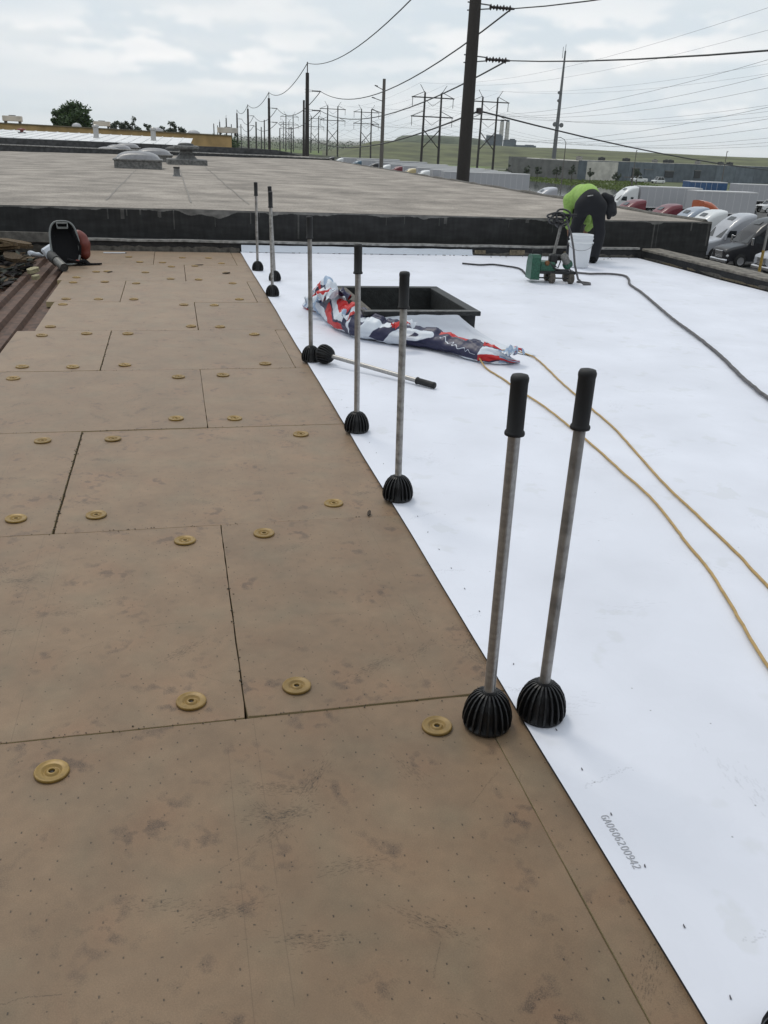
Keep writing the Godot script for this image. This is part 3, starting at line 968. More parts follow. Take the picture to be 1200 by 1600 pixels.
func far_building() -> void:
	var t := thing("gravel_roof_building", "long building with worn grey gravel roof and black end wall", "building", Vector3(0, GY, -11.9))
	var o := Vector3(0, -GY, 11.9)     # from world to the thing's own frame
	var P := []
	var f := FastNoiseLite.new(); f.seed = 6; f.frequency = 0.25
	for i in 36:
		var z := lerpf(-52.9, -11.9, i / 35.0)
		var row := []
		for j in 30:
			var x := lerpf(-16.0, 7.72, j / 29.0)
			var y := far_y(x, z) + (0.02 * f.get_noise_2d(x, z) if i < 35 else 0.012 * f.get_noise_1d(x * 6.0))
			row.append(Vector3(x, y, z) + o)
		P.append(row)
	var mb := MB.new(); mb.grid(P)
	obj("roof_surface", mb, M.far_roof, t)
	var w := MB.new()
	for j in 29:
		var a: Vector3 = P[35][j]; var b: Vector3 = P[35][j + 1]
		var u0 := (a.x + 8.0) / 15.72; var u1 := (b.x + 8.0) / 15.72
		w.quad(a + Vector3(0, 0, 0.012), b + Vector3(0, 0, 0.012), Vector3(b.x, 7.08, 0.012), Vector3(a.x, 7.08, 0.012), Rect2(u0, 0, u1 - u0, 1))
	obj("black_end_wall", w, M.wall_black, t)
	var bl := MB.new()
	bl.box(Vector3(-4.14, 3.54, -20.5), Vector3(23.7, 7.08, 41.0))
	obj("wall_block", bl, M.bitumen, t)
	var sd := MB.new()
	for i in 35:
		var a: Vector3 = P[i][29]; var b: Vector3 = P[i + 1][29]
		sd.quad(b, a, Vector3(a.x, 7.0, a.z), Vector3(b.x, 7.0, b.z))
	obj("side_wall", sd, M.bitumen, t)
	# rolled edge along the right side, broken here and there
	var ed := []
	for i in 90:
		var z := lerpf(-0.02, -40.0, i / 89.0)
		ed.append(Vector3(7.62 + 0.03 * f.get_noise_1d(i * 2.0), far_y(7.6, z - 11.9) - GY - 0.018 + 0.045 * f.get_noise_1d(i * 3.0 + 90.0), z))
	var eb := MB.new(); eb.tube(ed, 0.055, 7)
	obj("rolled_edge", eb, M.tar_grey, t)
	# sheet laps running away, slightly proud
	for x in [-0.9, 0.25, 1.05]:
		var s := MB.new()
		var row0 := []; var row1 := []
		for i in 36:
			var z: float = P[i][0].z
			var jj := 0.02 * f.get_noise_2d(x * 7.0, z * 2.0)
			var y := far_y(x, z - 11.9) + 0.02 * f.get_noise_2d(x, z - 11.9) - GY + 0.012
			row0.append(Vector3(x + jj - 0.012, y - 0.006, z)); row1.append(Vector3(x + jj + 0.012, y - 0.006, z))
		for i in 34:
			s.quad(row0[i], row1[i], row1[i + 1], row0[i + 1])
		obj("lap_seam", s, M.lap, t)
	# far end parapet with light cap
	var pa := MB.new(); var cp := MB.new()
	for i in 24:
		var x0 := lerpf(-16.0, 7.6, i / 24.0); var x1 := lerpf(-16.0, 7.6, (i + 1) / 24.0)
		var h0 := clampf(lerpf(0.26, 0.10, (x0 + 7.4) / 11.0), 0.06, 0.28); var h1 := clampf(lerpf(0.26, 0.10, (x1 + 7.4) / 11.0), 0.06, 0.28)
		var a := Vector3(x0, far_y(x0, -45.0), -45.0) + o; var b := Vector3(x1, far_y(x1, -45.0), -45.0) + o
		pa.quad(a + Vector3(0, h0, 0), b + Vector3(0, h1, 0), b - Vector3(0, 0.1, 0), a - Vector3(0, 0.1, 0))
		pa.quad(b + Vector3(0, h1, -0.3), a + Vector3(0, h0, -0.3), a - Vector3(0, 0.1, 0.3), b - Vector3(0, 0.1, 0.3))
		cp.bar(a + Vector3(0, h0 + 0.02, -0.15), b + Vector3(0, h1 + 0.02, -0.15), 0.36, 0.04)
	obj("end_parapet", pa, M.dark_parapet, t)
	obj("parapet_cap", cp, M.coping, t)
	# skylights
	var sk := thing("skylight", "nearest grey domed skylight, raised on a curb on the gravel roof", "skylight", Vector3(-0.86, far_y(-0.86, -26.6) - 0.02, -26.7), 0, "domed skylights on the gravel roofs")
	var cu := MB.new(); cu.box(Vector3(0, 0.11, 0), Vector3(1.25, 0.24, 1.25), Basis.IDENTITY, 0.01)
	obj("curb", cu, M.vent_grey, sk)
	var fr := MB.new(); fr.box(Vector3(0, 0.235, 0), Vector3(1.31, 0.05, 1.31), Basis.IDENTITY, 0.012)
	obj("frame", fr, M.vent_grey, sk)
	var dp := []
	for i in 17:
		var row := []
		for j in 17:
			var px := lerpf(-1, 1, j / 16.0); var pz := lerpf(-1, 1, i / 16.0)
			var hgt := pow(maxf(0, 1 - pow(absf(px), 2.6)), 0.55) * pow(maxf(0, 1 - pow(absf(pz), 2.6)), 0.55)
			row.append(Vector3(px * 0.6, 0.25 + 0.21 * hgt, pz * 0.6))
		dp.append(row)
	var db := MB.new(); db.grid(dp)
	obj("dome", db, M.dome, sk)
	dup(sk, "skylight", "grey domed skylight just behind the nearest skylight, partly hidden by it", Vector3(-0.55, far_y(-0.5, -33.5) - 0.02, -34.0))
	dup(sk, "skylight", "leftmost of the three skylight domes behind the low end parapet", Vector3(-2.86, 0.22, -46.6))
	dup(sk, "skylight", "middle of the three skylight domes behind the low end parapet", Vector3(-2.5, 0.31, -48.6))
	dup(sk, "skylight", "rightmost of the three skylight domes behind the low end parapet", Vector3(-2.15, 0.38, -50.6))
	# square roof fan
	var v := thing("roof_vent", "grey stepped roof vent with square base and flat cap", "vent", Vector3(0.52, far_y(0.5, -31.0) - 0.02, -31.2), 0.05)
	var b1 := MB.new(); b1.box(Vector3(0, 0.09, 0), Vector3(1.25, 0.2, 1.2), Basis.IDENTITY, 0.02)
	obj("base", b1, M.vent_grey, v)
	var b2 := MB.new()
	b2.lathe([Vector2(0.5, 0.18), Vector2(0.42, 0.24), Vector2(0.28, 0.36), Vector2(0.27, 0.46)], 4, Transform3D(Basis.from_euler(Vector3(0, PI / 4, 0)), Vector3.ZERO), true)
	obj("neck", b2, M.vent_grey, v)
	var b3 := MB.new(); b3.box(Vector3(0, 0.54, 0), Vector3(0.80, 0.13, 0.78), Basis.IDENTITY, 0.035)
	obj("cap", b3, M.vent_grey, v)
	var b4 := MB.new(); b4.lathe([Vector2(0.26, 0.6), Vector2(0.24, 0.65), Vector2(0.12, 0.68), Vector2(0.0, 0.685)], 14)
	obj("top_knob", b4, M.vent_dark, v)
	var m := thing("mushroom_vent", "dark round mushroom vent behind the stepped roof vent", "vent", Vector3(0.12, 0.28, -47.4))
	var c1 := MB.new(); c1.lathe([Vector2(0.24, 0.0), Vector2(0.24, 0.3)], 14)
	obj("stack", c1, M.vent_dark, m)
	var c2 := MB.new(); c2.lathe([Vector2(0.36, 0.26), Vector2(0.38, 0.32), Vector2(0.33, 0.42), Vector2(0.2, 0.5), Vector2(0.0, 0.53)], 18)
	obj("hood", c2, M.vent_dark, m)
	var c3 := MB.new(); c3.box(Vector3(0, 0.02, 0), Vector3(0.8, 0.16, 0.8), Basis.IDENTITY, 0.02)
	obj("base", c3, M.vent_dark, m)
	var pv := thing("vent_pipe", "short stubby plumbing pipe standing alone on the gravel roof", "pipe", Vector3(0.13, far_y(0.1, -21.8) - 0.02, -21.8))
	var pb := MB.new(); pb.lathe([Vector2(0.13, 0.0), Vector2(0.075, 0.05), Vector2(0.065, 0.2), Vector2(0.05, 0.2), Vector2(0.05, 0.05)], 12)
	obj("pipe", pb, M.vent_grey, pv)
	var pc := MB.new(); pc.lathe([Vector2(0.068, 0.19), Vector2(0.074, 0.2), Vector2(0.074, 0.225), Vector2(0.05, 0.225)], 12)
	obj("lead_collar", pc, M.vent_dark, pv)

func rear_buildings() -> void:
	var t := thing("metal_roof_building", "low building with dark wall and bright white ribbed metal roof", "building", Vector3(0, GY, -53))
	var o := Vector3(0, -GY, 53)
	var w := MB.new()
	w.prism(PackedVector2Array([Vector2(-16, 0), Vector2(-16, 0.82 - GY), Vector2(-8, 0.815 - GY), Vector2(3.4, 0.80 - GY), Vector2(5.9, 0.77 - GY), Vector2(8.0, 0.40 - GY), Vector2(8.0, 0)]), -0.35, 0.0)
	obj("front_wall", w, M.dark_parapet, t)
	var bl := MB.new()
	bl.box(Vector3(-4.1, 3.6, -10.4), Vector3(23.7, 7.2, 20.0))
	obj("wall_block", bl, M.dark_parapet, t)
	var n := 26
	for i in n:
		var x0 := -16.0 + i * (17.1 / n); var x1 := x0 + 17.1 / n
		var k0 := i / float(n) * 0.05; 
		var m := MB.new()
		var a := Vector3(x0, 0.86 - k0, -53.3) + o; var b := Vector3(x1, 0.86 - k0, -53.3) + o
		var d := Vector3(x1 + 0.02 * i, 1.19 - k0, -66) + o; var e := Vector3(x0 + 0.02 * i, 1.19 - k0, -66) + o
		m.quad(e, d, b, a)
		m.bar((a + e) * 0.5 + (a - e) * 0.5, e + Vector3(0, 0.0, 0), 0.05, 0.07)
		m.quad(a, b, b - Vector3(0, 0.05, 0), a - Vector3(0, 0.05, 0))
		obj("roof_panel", m, M.white_roof, t)
	var gb := MB.new()
	gb.prism(PackedVector2Array([Vector2(-53.3, 0.5), Vector2(-53.3, 0.805), Vector2(-66, 1.13), Vector2(-66, 0.5)]), 1.05, 1.1, Transform3D(Basis(Vector3(0, 0, 1), Vector3(0, 1, 0), Vector3(-1, 0, 0)), o + Vector3(2.15, 0, 0)))
	obj("gable", gb, M.white_roof, t)
	for e in [[-4.23, -58.5, 0.92, "grey capped flue pipe on the white metal roof, left one", 0.0], [-0.92, -58.5, 0.90, "grey capped flue pipe on the white metal roof, right one", 0.1]]:
		var v := thing("flue_pipe", e[3], "pipe", Vector3(e[0], e[2], e[1]), 0, "flue pipes on the white roof")
		var a := MB.new(); a.lathe([Vector2(0.2, 0), Vector2(0.18, 0.08), Vector2(0.15, 0.12), Vector2(0.15, 0.62)], 14)
		obj("pipe", a, M.galv, v)
		var b := MB.new(); b.lathe([Vector2(0.15, 0.62), Vector2(0.2, 0.64), Vector2(0.2, 0.72), Vector2(0.1, 0.78), Vector2(0, 0.79)], 14)
		obj("cap", b, M.galv, v)
	var rv := thing("red_vent", "small rusty red vent on the white metal roof's left end", "vent", Vector3(-8.75, 1.05, -61.0))
	var ra := MB.new(); ra.lathe([Vector2(0.1, 0), Vector2(0.1, 0.14), Vector2(0.26, 0.16), Vector2(0.22, 0.24), Vector2(0, 0.28)], 12)
	obj("hood", ra, M.blower_red, rv)
	var rb := MB.new(); rb.box(Vector3(0, 0.02, 0), Vector3(0.4, 0.06, 0.4))
	obj("flashing", rb, M.vent_grey, rv)
	# tan building behind
	var tb := thing("tan_building", "long flat-roofed tan stucco building behind the white metal roof", "building", Vector3(-16, GY, -120))
	var a := MB.new(); a.prism(PackedVector2Array([Vector2(-34, 0), Vector2(-34, 8.95), Vector2(-3.3, 8.72), Vector2(23.7, 8.43), Vector2(23.7, 0)]), -34, 0.0)
	obj("wall", a, M.tan_wall, tb)
	var c := MB.new()
	c.bar(Vector3(-34, 8.97, 0.0), Vector3(-3.3, 8.74, 0.0), 0.3, 0.12); c.bar(Vector3(-3.3, 8.74, 0.0), Vector3(23.75, 8.45, 0.0), 0.3, 0.12)
	obj("coping", c, M.tan_patch, tb)
	var units := [[-17.0, 1.72, 2.2, 0.9, "left rooftop air conditioner on legs above the tan wall", 0], [-9.4, 1.66, 1.2, 0.5, "white vent hood on the tan building beside the big tree", 1], [-6.3, 1.66, 2.0, 0.8, "pale rooftop air conditioner in front of the big tree", 0], [0.6, 1.58, 1.3, 0.5, "round white vent hood right of the big tree", 1], [5.2, 1.5, 1.6, 0.45, "low white vent hood above the right end of the tan wall", 1], [9.6, 1.46, 2.6, 0.95, "rooftop air conditioner at the right end of the tan building", 0]]
	for e in units:
		var x: float = e[0] - 2.0
		var v := thing("rooftop_unit", e[4], "rooftop unit", Vector3(x, e[1] + 0.02, -126), 0, "units on the tan building's roof")
		if e[5] == 0:
			var q := MB.new(); q.box(Vector3(0, e[3] * 0.65, 0), Vector3(e[2], e[3] * 0.7, 1.4), Basis.IDENTITY, 0.05)
			obj("housing", q, M.cream_wall2, v)
			var q2 := MB.new(); q2.lathe([Vector2(0.42, e[3]), Vector2(0.42, e[3] + 0.08), Vector2(0, e[3] + 0.09)], 12)
			obj("fan_guard", q2, M.vent_dark, v)
			for s in [-1, 1]:
				var q3 := MB.new(); q3.box(Vector3(s * e[2] * 0.38, e[3] * 0.12, 0), Vector3(0.2, e[3] * 0.4, 1.2))
				obj("leg", q3, M.vent_dark, v)
		else:
			var q := MB.new(); q.lathe([Vector2(e[2] * 0.5, 0), Vector2(e[2] * 0.48, e[3] * 0.4), Vector2(e[2] * 0.3, e[3] * 0.8), Vector2(0, e[3])], 16)
			obj("hood", q, M.trailer_white, v)
			var q2 := MB.new(); q2.box(Vector3(0, -0.1, 0), Vector3(e[2] * 1.1, 0.24, e[2] * 1.1))
			obj("curb", q2, M.vent_grey, v)

func warehouses() -> void:
	var a := Vector3(126, GY, -272); var b := Vector3(268, GY, -329)
	var d := (b - a).normalized()
	var back := Vector3(d.z, 0, -d.x)
	var g := thing("grey_warehouse", "long blue-grey panelled warehouse beyond the truck yard", "warehouse", a, -atan2(d.z, d.x))
	var L := a.distance_to(b)
	var n := 13
	for i in n:
		var m := MB.new()
		var x0 := L * i / n; var x1 := L * (i + 1) / n - 0.12
		var h := 5.85 + 0.12 * (i % 3)
		m.box(Vector3((x0 + x1) * 0.5, h * 0.5, -0.25), Vector3(x1 - x0, h, 0.5))
		obj("wall_panel", m, M.grey_wall if (i / 2) % 2 else M.grey_wall2, g)
	var bl := MB.new(); bl.box(Vector3(L * 0.5, 2.8, -15.5), Vector3(L, 5.6, 30))
	obj("roof_block", bl, M.dim_wall, g)
	var fa := MB.new(); fa.box(Vector3(L * 0.5, 6.02, -0.3), Vector3(L, 0.14, 0.7))
	obj("roof_edge", fa, M.cream_wall, g)
	for e in [[27, 3.6, 2.6, 0], [33.5, 3.9, 2.3, 1], [44.5, 4.6, 2.0, 0], [60, 3.4, 2.4, 0]]:
		var m := MB.new(); m.box(Vector3(e[0], 1.0 + e[2] * 0.5 + 0.4, 0.06), Vector3(e[1], e[2], 0.2))
		obj("loading_door", m, M.dark_door if e[3] == 0 else M.grey_wall, g)
		var fr := MB.new(); fr.box(Vector3(e[0], 1.4 + e[2] + 0.15, 0.14), Vector3(e[1] + 0.5, 0.25, 0.35))
		obj("door_hood", fr, M.dim_wall, g)
	var ul := ["leftmost", "second from left", "third from left", "fourth from left", "fifth from left", "sixth from left", "seventh from left", "eighth from left", "rightmost"]
	var ux := [8, 22, 38, 46, 56, 62, 70, 88, 98]
	for i in 9:
		var p: Vector3 = a + d * ux[i] + back * (-8.0 - 3 * (i % 3)) * -1.0 + Vector3(0, 5.6, 0)
		var u := thing("warehouse_roof_unit", "dark boxy cooling unit on the grey warehouse roof, %s in the row" % ul[i], "rooftop unit", p, g.rotation.y, "units on the grey warehouse roof")
		var m := MB.new(); m.box(Vector3(0, 0.75, 0), Vector3(1.4 + 0.5 * (i % 3), 1.2, 1.6), Basis.IDENTITY, 0.08)
		obj("housing", m, M.vent_dark if i % 3 else M.concrete, u)
		var m2 := MB.new(); m2.lathe([Vector2(0.5, 1.34), Vector2(0.5, 1.5), Vector2(0, 1.52)], 10)
		obj("fan_guard", m2, M.vent_dark, u)
	# cream block to its left
	var c0 := Vector3(116, GY, -309); var dd := (a - c0).normalized()
	var c := thing("cream_warehouse", "pale cream warehouse block left of the grey warehouse", "warehouse", c0, -atan2(dd.z, dd.x))
	var LL := a.distance_to(c0) - 0.4
	var cuts := [0.0, 0.27, 0.46, 0.70, 1.0]
	var mm := [M.dim_wall, M.cream_wall2, M.cream_wall, M.cream_wall2]
	for i in 4:
		var x0: float = LL * cuts[i]; var x1: float = LL * cuts[i + 1] - 0.1
		var m := MB.new(); m.box(Vector3((x0 + x1) * 0.5, 2.95 - 0.1 * (i % 2), -0.2), Vector3(x1 - x0, 5.9 - 0.2 * (i % 2), 0.4))
		obj("wall_panel", m, mm[i], c)
	var m3 := MB.new(); m3.box(Vector3(LL * 0.5, 2.85, -8.4), Vector3(LL, 5.7, 16))
	obj("roof_block", m3, M.cream_wall2, c)
	var m4 := MB.new(); m4.box(Vector3(LL * 0.62, 1.3, 0.05), Vector3(LL * 0.5, 2.6, 0.2))
	obj("loading_bay", m4, M.dim_wall, c)
	# power station far away
	var ps := thing("power_station", "distant grey power station on the skyline with low blocks", "power station", polar(deg_to_rad(20.0), 1480, GY))
	ps.rotation.y = -deg_to_rad(20.0)
	for e in [[-32, 20, 22, 24], [-10, 30, 26, 30], [14, 24, 20, 30], [38, 16, 34, 30], [-60, 16, 24, 20]]:
		var m := MB.new(); m.box(Vector3(e[0], e[1] * 0.5, 0), Vector3(e[2], e[1] * 0.72 + 1, e[3]))
		m.box(Vector3(e[0] + e[2] * 0.2, e[1] * 0.8, 0), Vector3(e[2] * 0.4, e[1] * 0.3, e[3] * 0.5))
		obj("block", m, M.grey_wall2, ps)
	for e in [[512.9, -1409.6, "left of the two tall distant power station chimneys"], [521.4, -1406.9, "right of the two tall distant power station chimneys"]]:
		var ch := thing("chimney", e[2], "chimney", Vector3(e[0], GY, e[1]), 0, "distant power station chimneys")
		var m := MB.new(); m.lathe([Vector2(3.7, 0), Vector2(3.3, 25), Vector2(3.1, 47)], 16)
		obj("shaft", m, M.cream_wall2, ch)
		var m2 := MB.new(); m2.lathe([Vector2(2.5, 46.9), Vector2(2.5, 50), Vector2(0, 50)], 14)
		obj("rim", m2, M.grey_wall, ch)

# ------------------------------------------------------------------ poles, pylons and lines
func wire(label: String, a: Vector3, b: Vector3, sag: float, r: float, m: Material, group := "overhead wires") -> void:
	var pts := []
	for i in 19:
		var t := i / 18.0
		pts.append(a.lerp(b, t) - Vector3(0, sag * 4.0 * t * (1.0 - t), 0))
	var mb := MB.new(); mb.tube(pts, r, 5)
	tag(obj("overhead_wire", mb, m), label, "wire", group)

func wood_pole(label: String, at: Vector3, top: float, r: float, arms: Array, m: Material, detail := true) -> Node3D:
	var t := thing("utility_pole", label, "utility pole", at, 0, "utility poles along the roadside")
	var H := top - at.y
	var mb := MB.new(); mb.tube([Vector3.ZERO, Vector3(0, H * 0.5, 0), Vector3(0, H, 0)], [r, r * 0.86, r * 0.68], 12)
	obj("pole", mb, m, t)
	if detail:
		var sp := MB.new(); sp.tube([Vector3(0, H - 0.1, 0), Vector3(0, H + 0.9, 0)], r * 0.22, 6)
		obj("top_pin", sp, m, t)
	for h in arms:
		var y: float = h - at.y
		var a := MB.new()
		# post insulator: a rod with sheds, standing out to the right
		var prof := [Vector2(0.03, 0)]
		for i in 7:
			prof.append(Vector2(0.04, i * 0.11)); prof.append(Vector2(0.10 if i in [0, 2, 4, 6] else 0.075, i * 0.11 + 0.035)); prof.append(Vector2(0.04, i * 0.11 + 0.07))
		prof.append(Vector2(0.03, 0.85)); prof.append(Vector2(0, 0.85))
		a.lathe(prof, 10, Transform3D(Basis(Vector3(0, -1, 0), Vector3(1, 0, 0), Vector3(0, 0, 1)), Vector3(r * 0.8 + 0.28, y, 0)), true)
		obj("insulator", a, M.insulator, t)
		var b := MB.new()
		b.bar(Vector3(-r * 0.95, y + 0.09, 0), Vector3(r * 0.8 + 0.3, y + 0.05, 0), 0.035, 0.035); b.bar(Vector3(-r * 0.95, y - 0.14, 0), Vector3(r * 0.8 + 0.3, y - 0.05, 0), 0.035, 0.035)
		obj("bracket", b, M.pole_steel, t)
	return t

func h_frame(label: String, at: Vector3, H: float) -> Node3D:
	var t := thing("h_frame_pylon", label, "pylon", at, 0, "H-frame pylons in the field")
	for s in [-1.0, 1.0]:
		var p := MB.new(); p.tube([Vector3(s * 2.75, 0, 0), Vector3(s * 2.55, H, 0)], [0.42, 0.28], 8)
		obj("leg", p, M.pole_wood, t)
		var k := MB.new(); k.tube([Vector3(s * 2.55, H - 0.3, 0), Vector3(s * 4.1, H + 2.0, 0)], 0.09, 5)
		obj("shield_arm", k, M.pole_wood, t)
	for y in [H - 1.4, H - 6.6]:
		var a := MB.new(); a.bar(Vector3(-6.6, y, 0), Vector3(6.6, y, 0), 0.3, 0.32)
		obj("cross_arm", a, M.pole_wood, t)
		for s in [-1.0, 1.0]:
			var b := MB.new(); b.tube([Vector3(s * 2.6, y + 1.6, 0), Vector3(s * 6.2, y + 0.1, 0)], 0.09, 5)
			obj("arm_brace", b, M.pole_wood, t)
			var v := MB.new(); v.tube([Vector3(s * 2.4, y - 0.6, 0), Vector3(0, y - 2.3, 0)], 0.06, 5)
			obj("vee_string", v, M.insulator, t)
			var i := MB.new(); i.tube([Vector3(s * 6.3, y, 0), Vector3(s * 6.3, y - 2.6, 0)], 0.10, 5)
			obj("insulator_string", i, M.insulator, t)
	for s in [-1.0, 1.0]:
		var x := MB.new(); x.tube([Vector3(s * 2.66, H * 0.56, 0), Vector3(-s * 2.72, H * 0.32, 0)], 0.16, 6)
		obj("cross_brace", x, M.pole_wood, t)
	return t

func poles_and_lines() -> void:
	var P := [Vector3(9.82, GY, -30.46), Vector3(12.85, GY, -89.06), Vector3(15.5, GY, -149.2), Vector3(17.2, GY, -210.3), Vector3(17.9, GY, -254.4), Vector3(19.7, GY, -333.4), Vector3(22.5, GY, -430.4)]
	var names := ["big dark wooden utility pole standing closest, beside the gravel roof", "second closest dark wooden pole of the roadside row", "third closest dark wooden pole of the roadside row", "fourth dark pole of the roadside row, right of the tan building", "fifth dark pole of the roadside row, just right of the tan wall's end", "sixth dark pole of the roadside row, above the tan wall's end", "farthest dark pole of the roadside row"]
	var tops := [7.0, 7.1, 7.1, 7.1, 7.1, 7.2, 7.2]
	var hi := [5.55, 5.6, 5.7, 5.75, 5.75, 5.8, 5.8]; var lo := [4.05, 3.95, 3.7, 3.8, 3.8, 4.0, 4.0]
	for i in 7:
		wood_pole(names[i], P[i], tops[i], [0.27, 0.24, 0.26, 0.28, 0.28, 0.3, 0.34][i], [hi[i], lo[i]] if i < 5 else [], M.pole_wood)
	var g := "wires of the roadside pole row"
	# spans of the row: the near ones show best
	var nearer := Vector3(7.0, GY, 29.0)
	for i in range(-1, 4):
		var a: Vector3 = nearer if i < 0 else P[i]; var b: Vector3 = P[i + 1]
		var ra := 0.018 + 0.010 * (i + 1)
		var span: String = "from the closest pole towards the viewer's right" if i < 0 else ["between the closest and second pole", "between the second and third pole", "between the third and fourth pole", "between the fourth and fifth pole"][i]
		var k := maxi(i, 0)
		if i >= 0:
			wire("top wire " + span, a + Vector3(0, tops[k] + 0.8 - GY, 0), b + Vector3(0, tops[i + 1] + 0.8 - GY, 0), 1.3, ra, M.wire, g)
		wire("upper side wire " + span, a + Vector3(1.25, hi[k] - GY, 0), b + Vector3(1.25, hi[i + 1] - GY, 0), 1.5, ra, M.wire, g)
		wire("lower side wire " + span, a + Vector3(1.25, lo[k] - GY, 0), b + Vector3(1.25, lo[i + 1] - GY, 0), 1.2, ra, M.wire, g)
	wire("low messenger wire between the closest and second pole", P[0] + Vector3(0.3, 2.45 - GY, 0), P[1] + Vector3(0.2, 1.6 - GY, 0), 1.0, 0.03, M.wire, g)
	wire("low service wire slanting down right from the closest pole across the sky", P[0] + Vector3(0.4, 2.5 - GY, 0), Vector3(64.0, 1.2, -70.0), 1.1, 0.028, M.wire, g)
	var ms := MB.new(); ms.lathe([Vector2(0, -0.1), Vector2(0.12, -0.08), Vector2(0.12, 0.08), Vector2(0, 0.1)], 10)
	var mo := obj("wire_splice", ms, M.insulator)
	mo.position = P[0] + Vector3(0.42, 2.5 - GY, 0)
	tag(mo, "small dark wire clamp on the right side of the closest pole", "clamp")
	# slimmer poles behind the row
	var extra := [[25.07, -178.2, 8.2, 0.27, "slim dark pole just left of the second roadside pole"], [29.6, -328.7, 6.4, 0.34, "short dark pole left of the third roadside pole, wires at its top"], [34.3, -298.0, 4.4, 0.22, "thin bare pole in the green field, left of its twin"], [32.8, -257.9, 4.5, 0.2, "thin bare pole in the green field, nearer the second roadside pole"], [39.9, -418.0, 5.8, 0.3, "slim far pole between the third roadside pole and the field"], [29.5, -298.6, 6.6, 0.24, "slim pole with a short arm left of the third roadside pole"], [24.0, -520.0, 7.4, 0.36, "far slim pole above the tan building's corner"], [30.0, -600.0, 7.4, 0.38, "faint far pole right of the tan building's corner"], [36.0, -560.0, 8.0, 0.36, "faint far pole left of the fourth roadside pole"], [46.0, -620.0, 9.0, 0.36, "faint far pole right of the fourth roadside pole"]]
	for e in extra:
		wood_pole(e[4], Vector3(e[0], GY, e[1]), e[2], e[3], [], M.pole_wood, false)
	var s := thing("steel_pole", "tall pale brown transmission pole with short upswept arms left", "utility pole", Vector3(33.2, GY, -146.3))
	var sb := MB.new(); sb.tube([Vector3.ZERO, Vector3(0, 17.6, 0)], [0.36, 0.24], 12)
	obj("pole", sb, M.pole_pale, s)
	for e in [[16.6, -1.5, 0.6], [14.9, -1.9, 0.5], [13.2, -1.9, 0.5], [11.0, -1.9, 0.5]]:
		var a := MB.new(); a.tube([Vector3(0, e[0] - e[2], 0), Vector3(e[1], e[0], 0)], 0.06, 6)
		obj("arm", a, M.pole_pale, s)
		var i := MB.new(); i.tube([Vector3(e[1], e[0], 0), Vector3(e[1] + 0.5, e[0] - 0.1, 0)], 0.09, 6)
		obj("insulator", i, M.insulator, s)
	# H-frames
	var A := [Vector3(101.8, GY, -292.8), Vector3(97.0, GY, -465), Vector3(99.5, GY, -652), Vector3(107.6, GY, -883)]
	var B := [Vector3(77.4, GY, -274.3), Vector3(80.4, GY, -468), Vector3(84.7, GY, -675)]
	var la := ["nearest pylon of the right-hand H-frame line, right of the big pole", "second pylon of the right-hand H-frame line", "third pylon of the right-hand H-frame line", "farthest faint pylon of the right-hand H-frame line"]
	var lb := ["nearest pylon of the left-hand H-frame line, left of the big pole", "second pylon of the left-hand H-frame line", "third pylon of the left-hand H-frame line"]
	for i in 4: h_frame(la[i], A[i], 23.6 if i else 23.4)
	for i in 3: h_frame(lb[i], B[i], 24.4 if i else 22.8)
	var q := 0
	var xs := [-6.3, 0.0, 6.3]
	for line in [["left-hand", B, Vector3(74.0, GY, -85)], ["right-hand", A, Vector3(106.0, GY, -100)]]:
		var near: Vector3 = line[1][0]; var far: Vector3 = line[1][1]; var here: Vector3 = line[2]
		for lv in 2:
			var y := (23.5 - 4.0) if lv == 0 else (23.5 - 9.2)
			for c in 3:
				var nm: String = "%s %s conductor of the %s H-frame line" % [["upper", "lower"][lv], ["left", "middle", "right"][c], line[0]]
				wire(nm + ", near span fanning out to the right", near + Vector3(xs[c], y, 0), here + Vector3(xs[c], y + 1.0, 0), 5.0, 0.02, M.wire, "H-frame line conductors")
				wire(nm + ", span between the nearest two pylons", near + Vector3(xs[c], y, 0), far + Vector3(xs[c], y, 0), 5.0, 0.024, M.wire, "H-frame line conductors")
		for c in 2:
			var nm: String = "%s shield wire of the %s H-frame line" % [["left", "right"][c], line[0]]
			wire(nm + ", near span rising to the right", near + Vector3([-4.1, 4.1][c], 25.3, 0), here + Vector3([-4.1, 4.1][c], 26.5, 0), 3.6, 0.016, M.wire, "H-frame line conductors")
			wire(nm + ", span between the nearest two pylons", near + Vector3([-4.1, 4.1][c], 25.3, 0), far + Vector3([-4.1, 4.1][c], 25.3, 0), 3.6, 0.02, M.wire, "H-frame line conductors")
		for lv in 2:
			for c in [0, 2]:
				var f2: Vector3 = line[1][2]; var y2 := 19.5 if lv == 0 else 14.3
				wire("%s %s conductor of the %s H-frame line, span between the second and third pylon" % [["upper", "lower"][lv], ["left", "middle", "right"][c], line[0]], far + Vector3(xs[c], y2, 0), f2 + Vector3(xs[c], y2, 0), 5.0, 0.03, M.wire, "H-frame line conductors")
	# radio mast
	var m := thing("radio_mast", "tall slender grey radio mast with small dishes behind the cream warehouse", "mast", Vector3(138.3, GY, -321.5))
	var mb := MB.new(); mb.tube([Vector3.ZERO, Vector3(0, 20, 0), Vector3(0, 41.0, 0)], [0.85, 0.62, 0.28], 12)
	obj("mast_pole", mb, M.pole_steel, m)
	for e in [[38.6, -0.9, 3.6], [39.6, 0.0, 3.4]]:
		var a := MB.new(); a.tube([Vector3(e[1], e[0], 0), Vector3(e[1], e[0] + e[2], 0)], 0.08, 6)
		obj("whip_antenna", a, M.pole_steel, m)
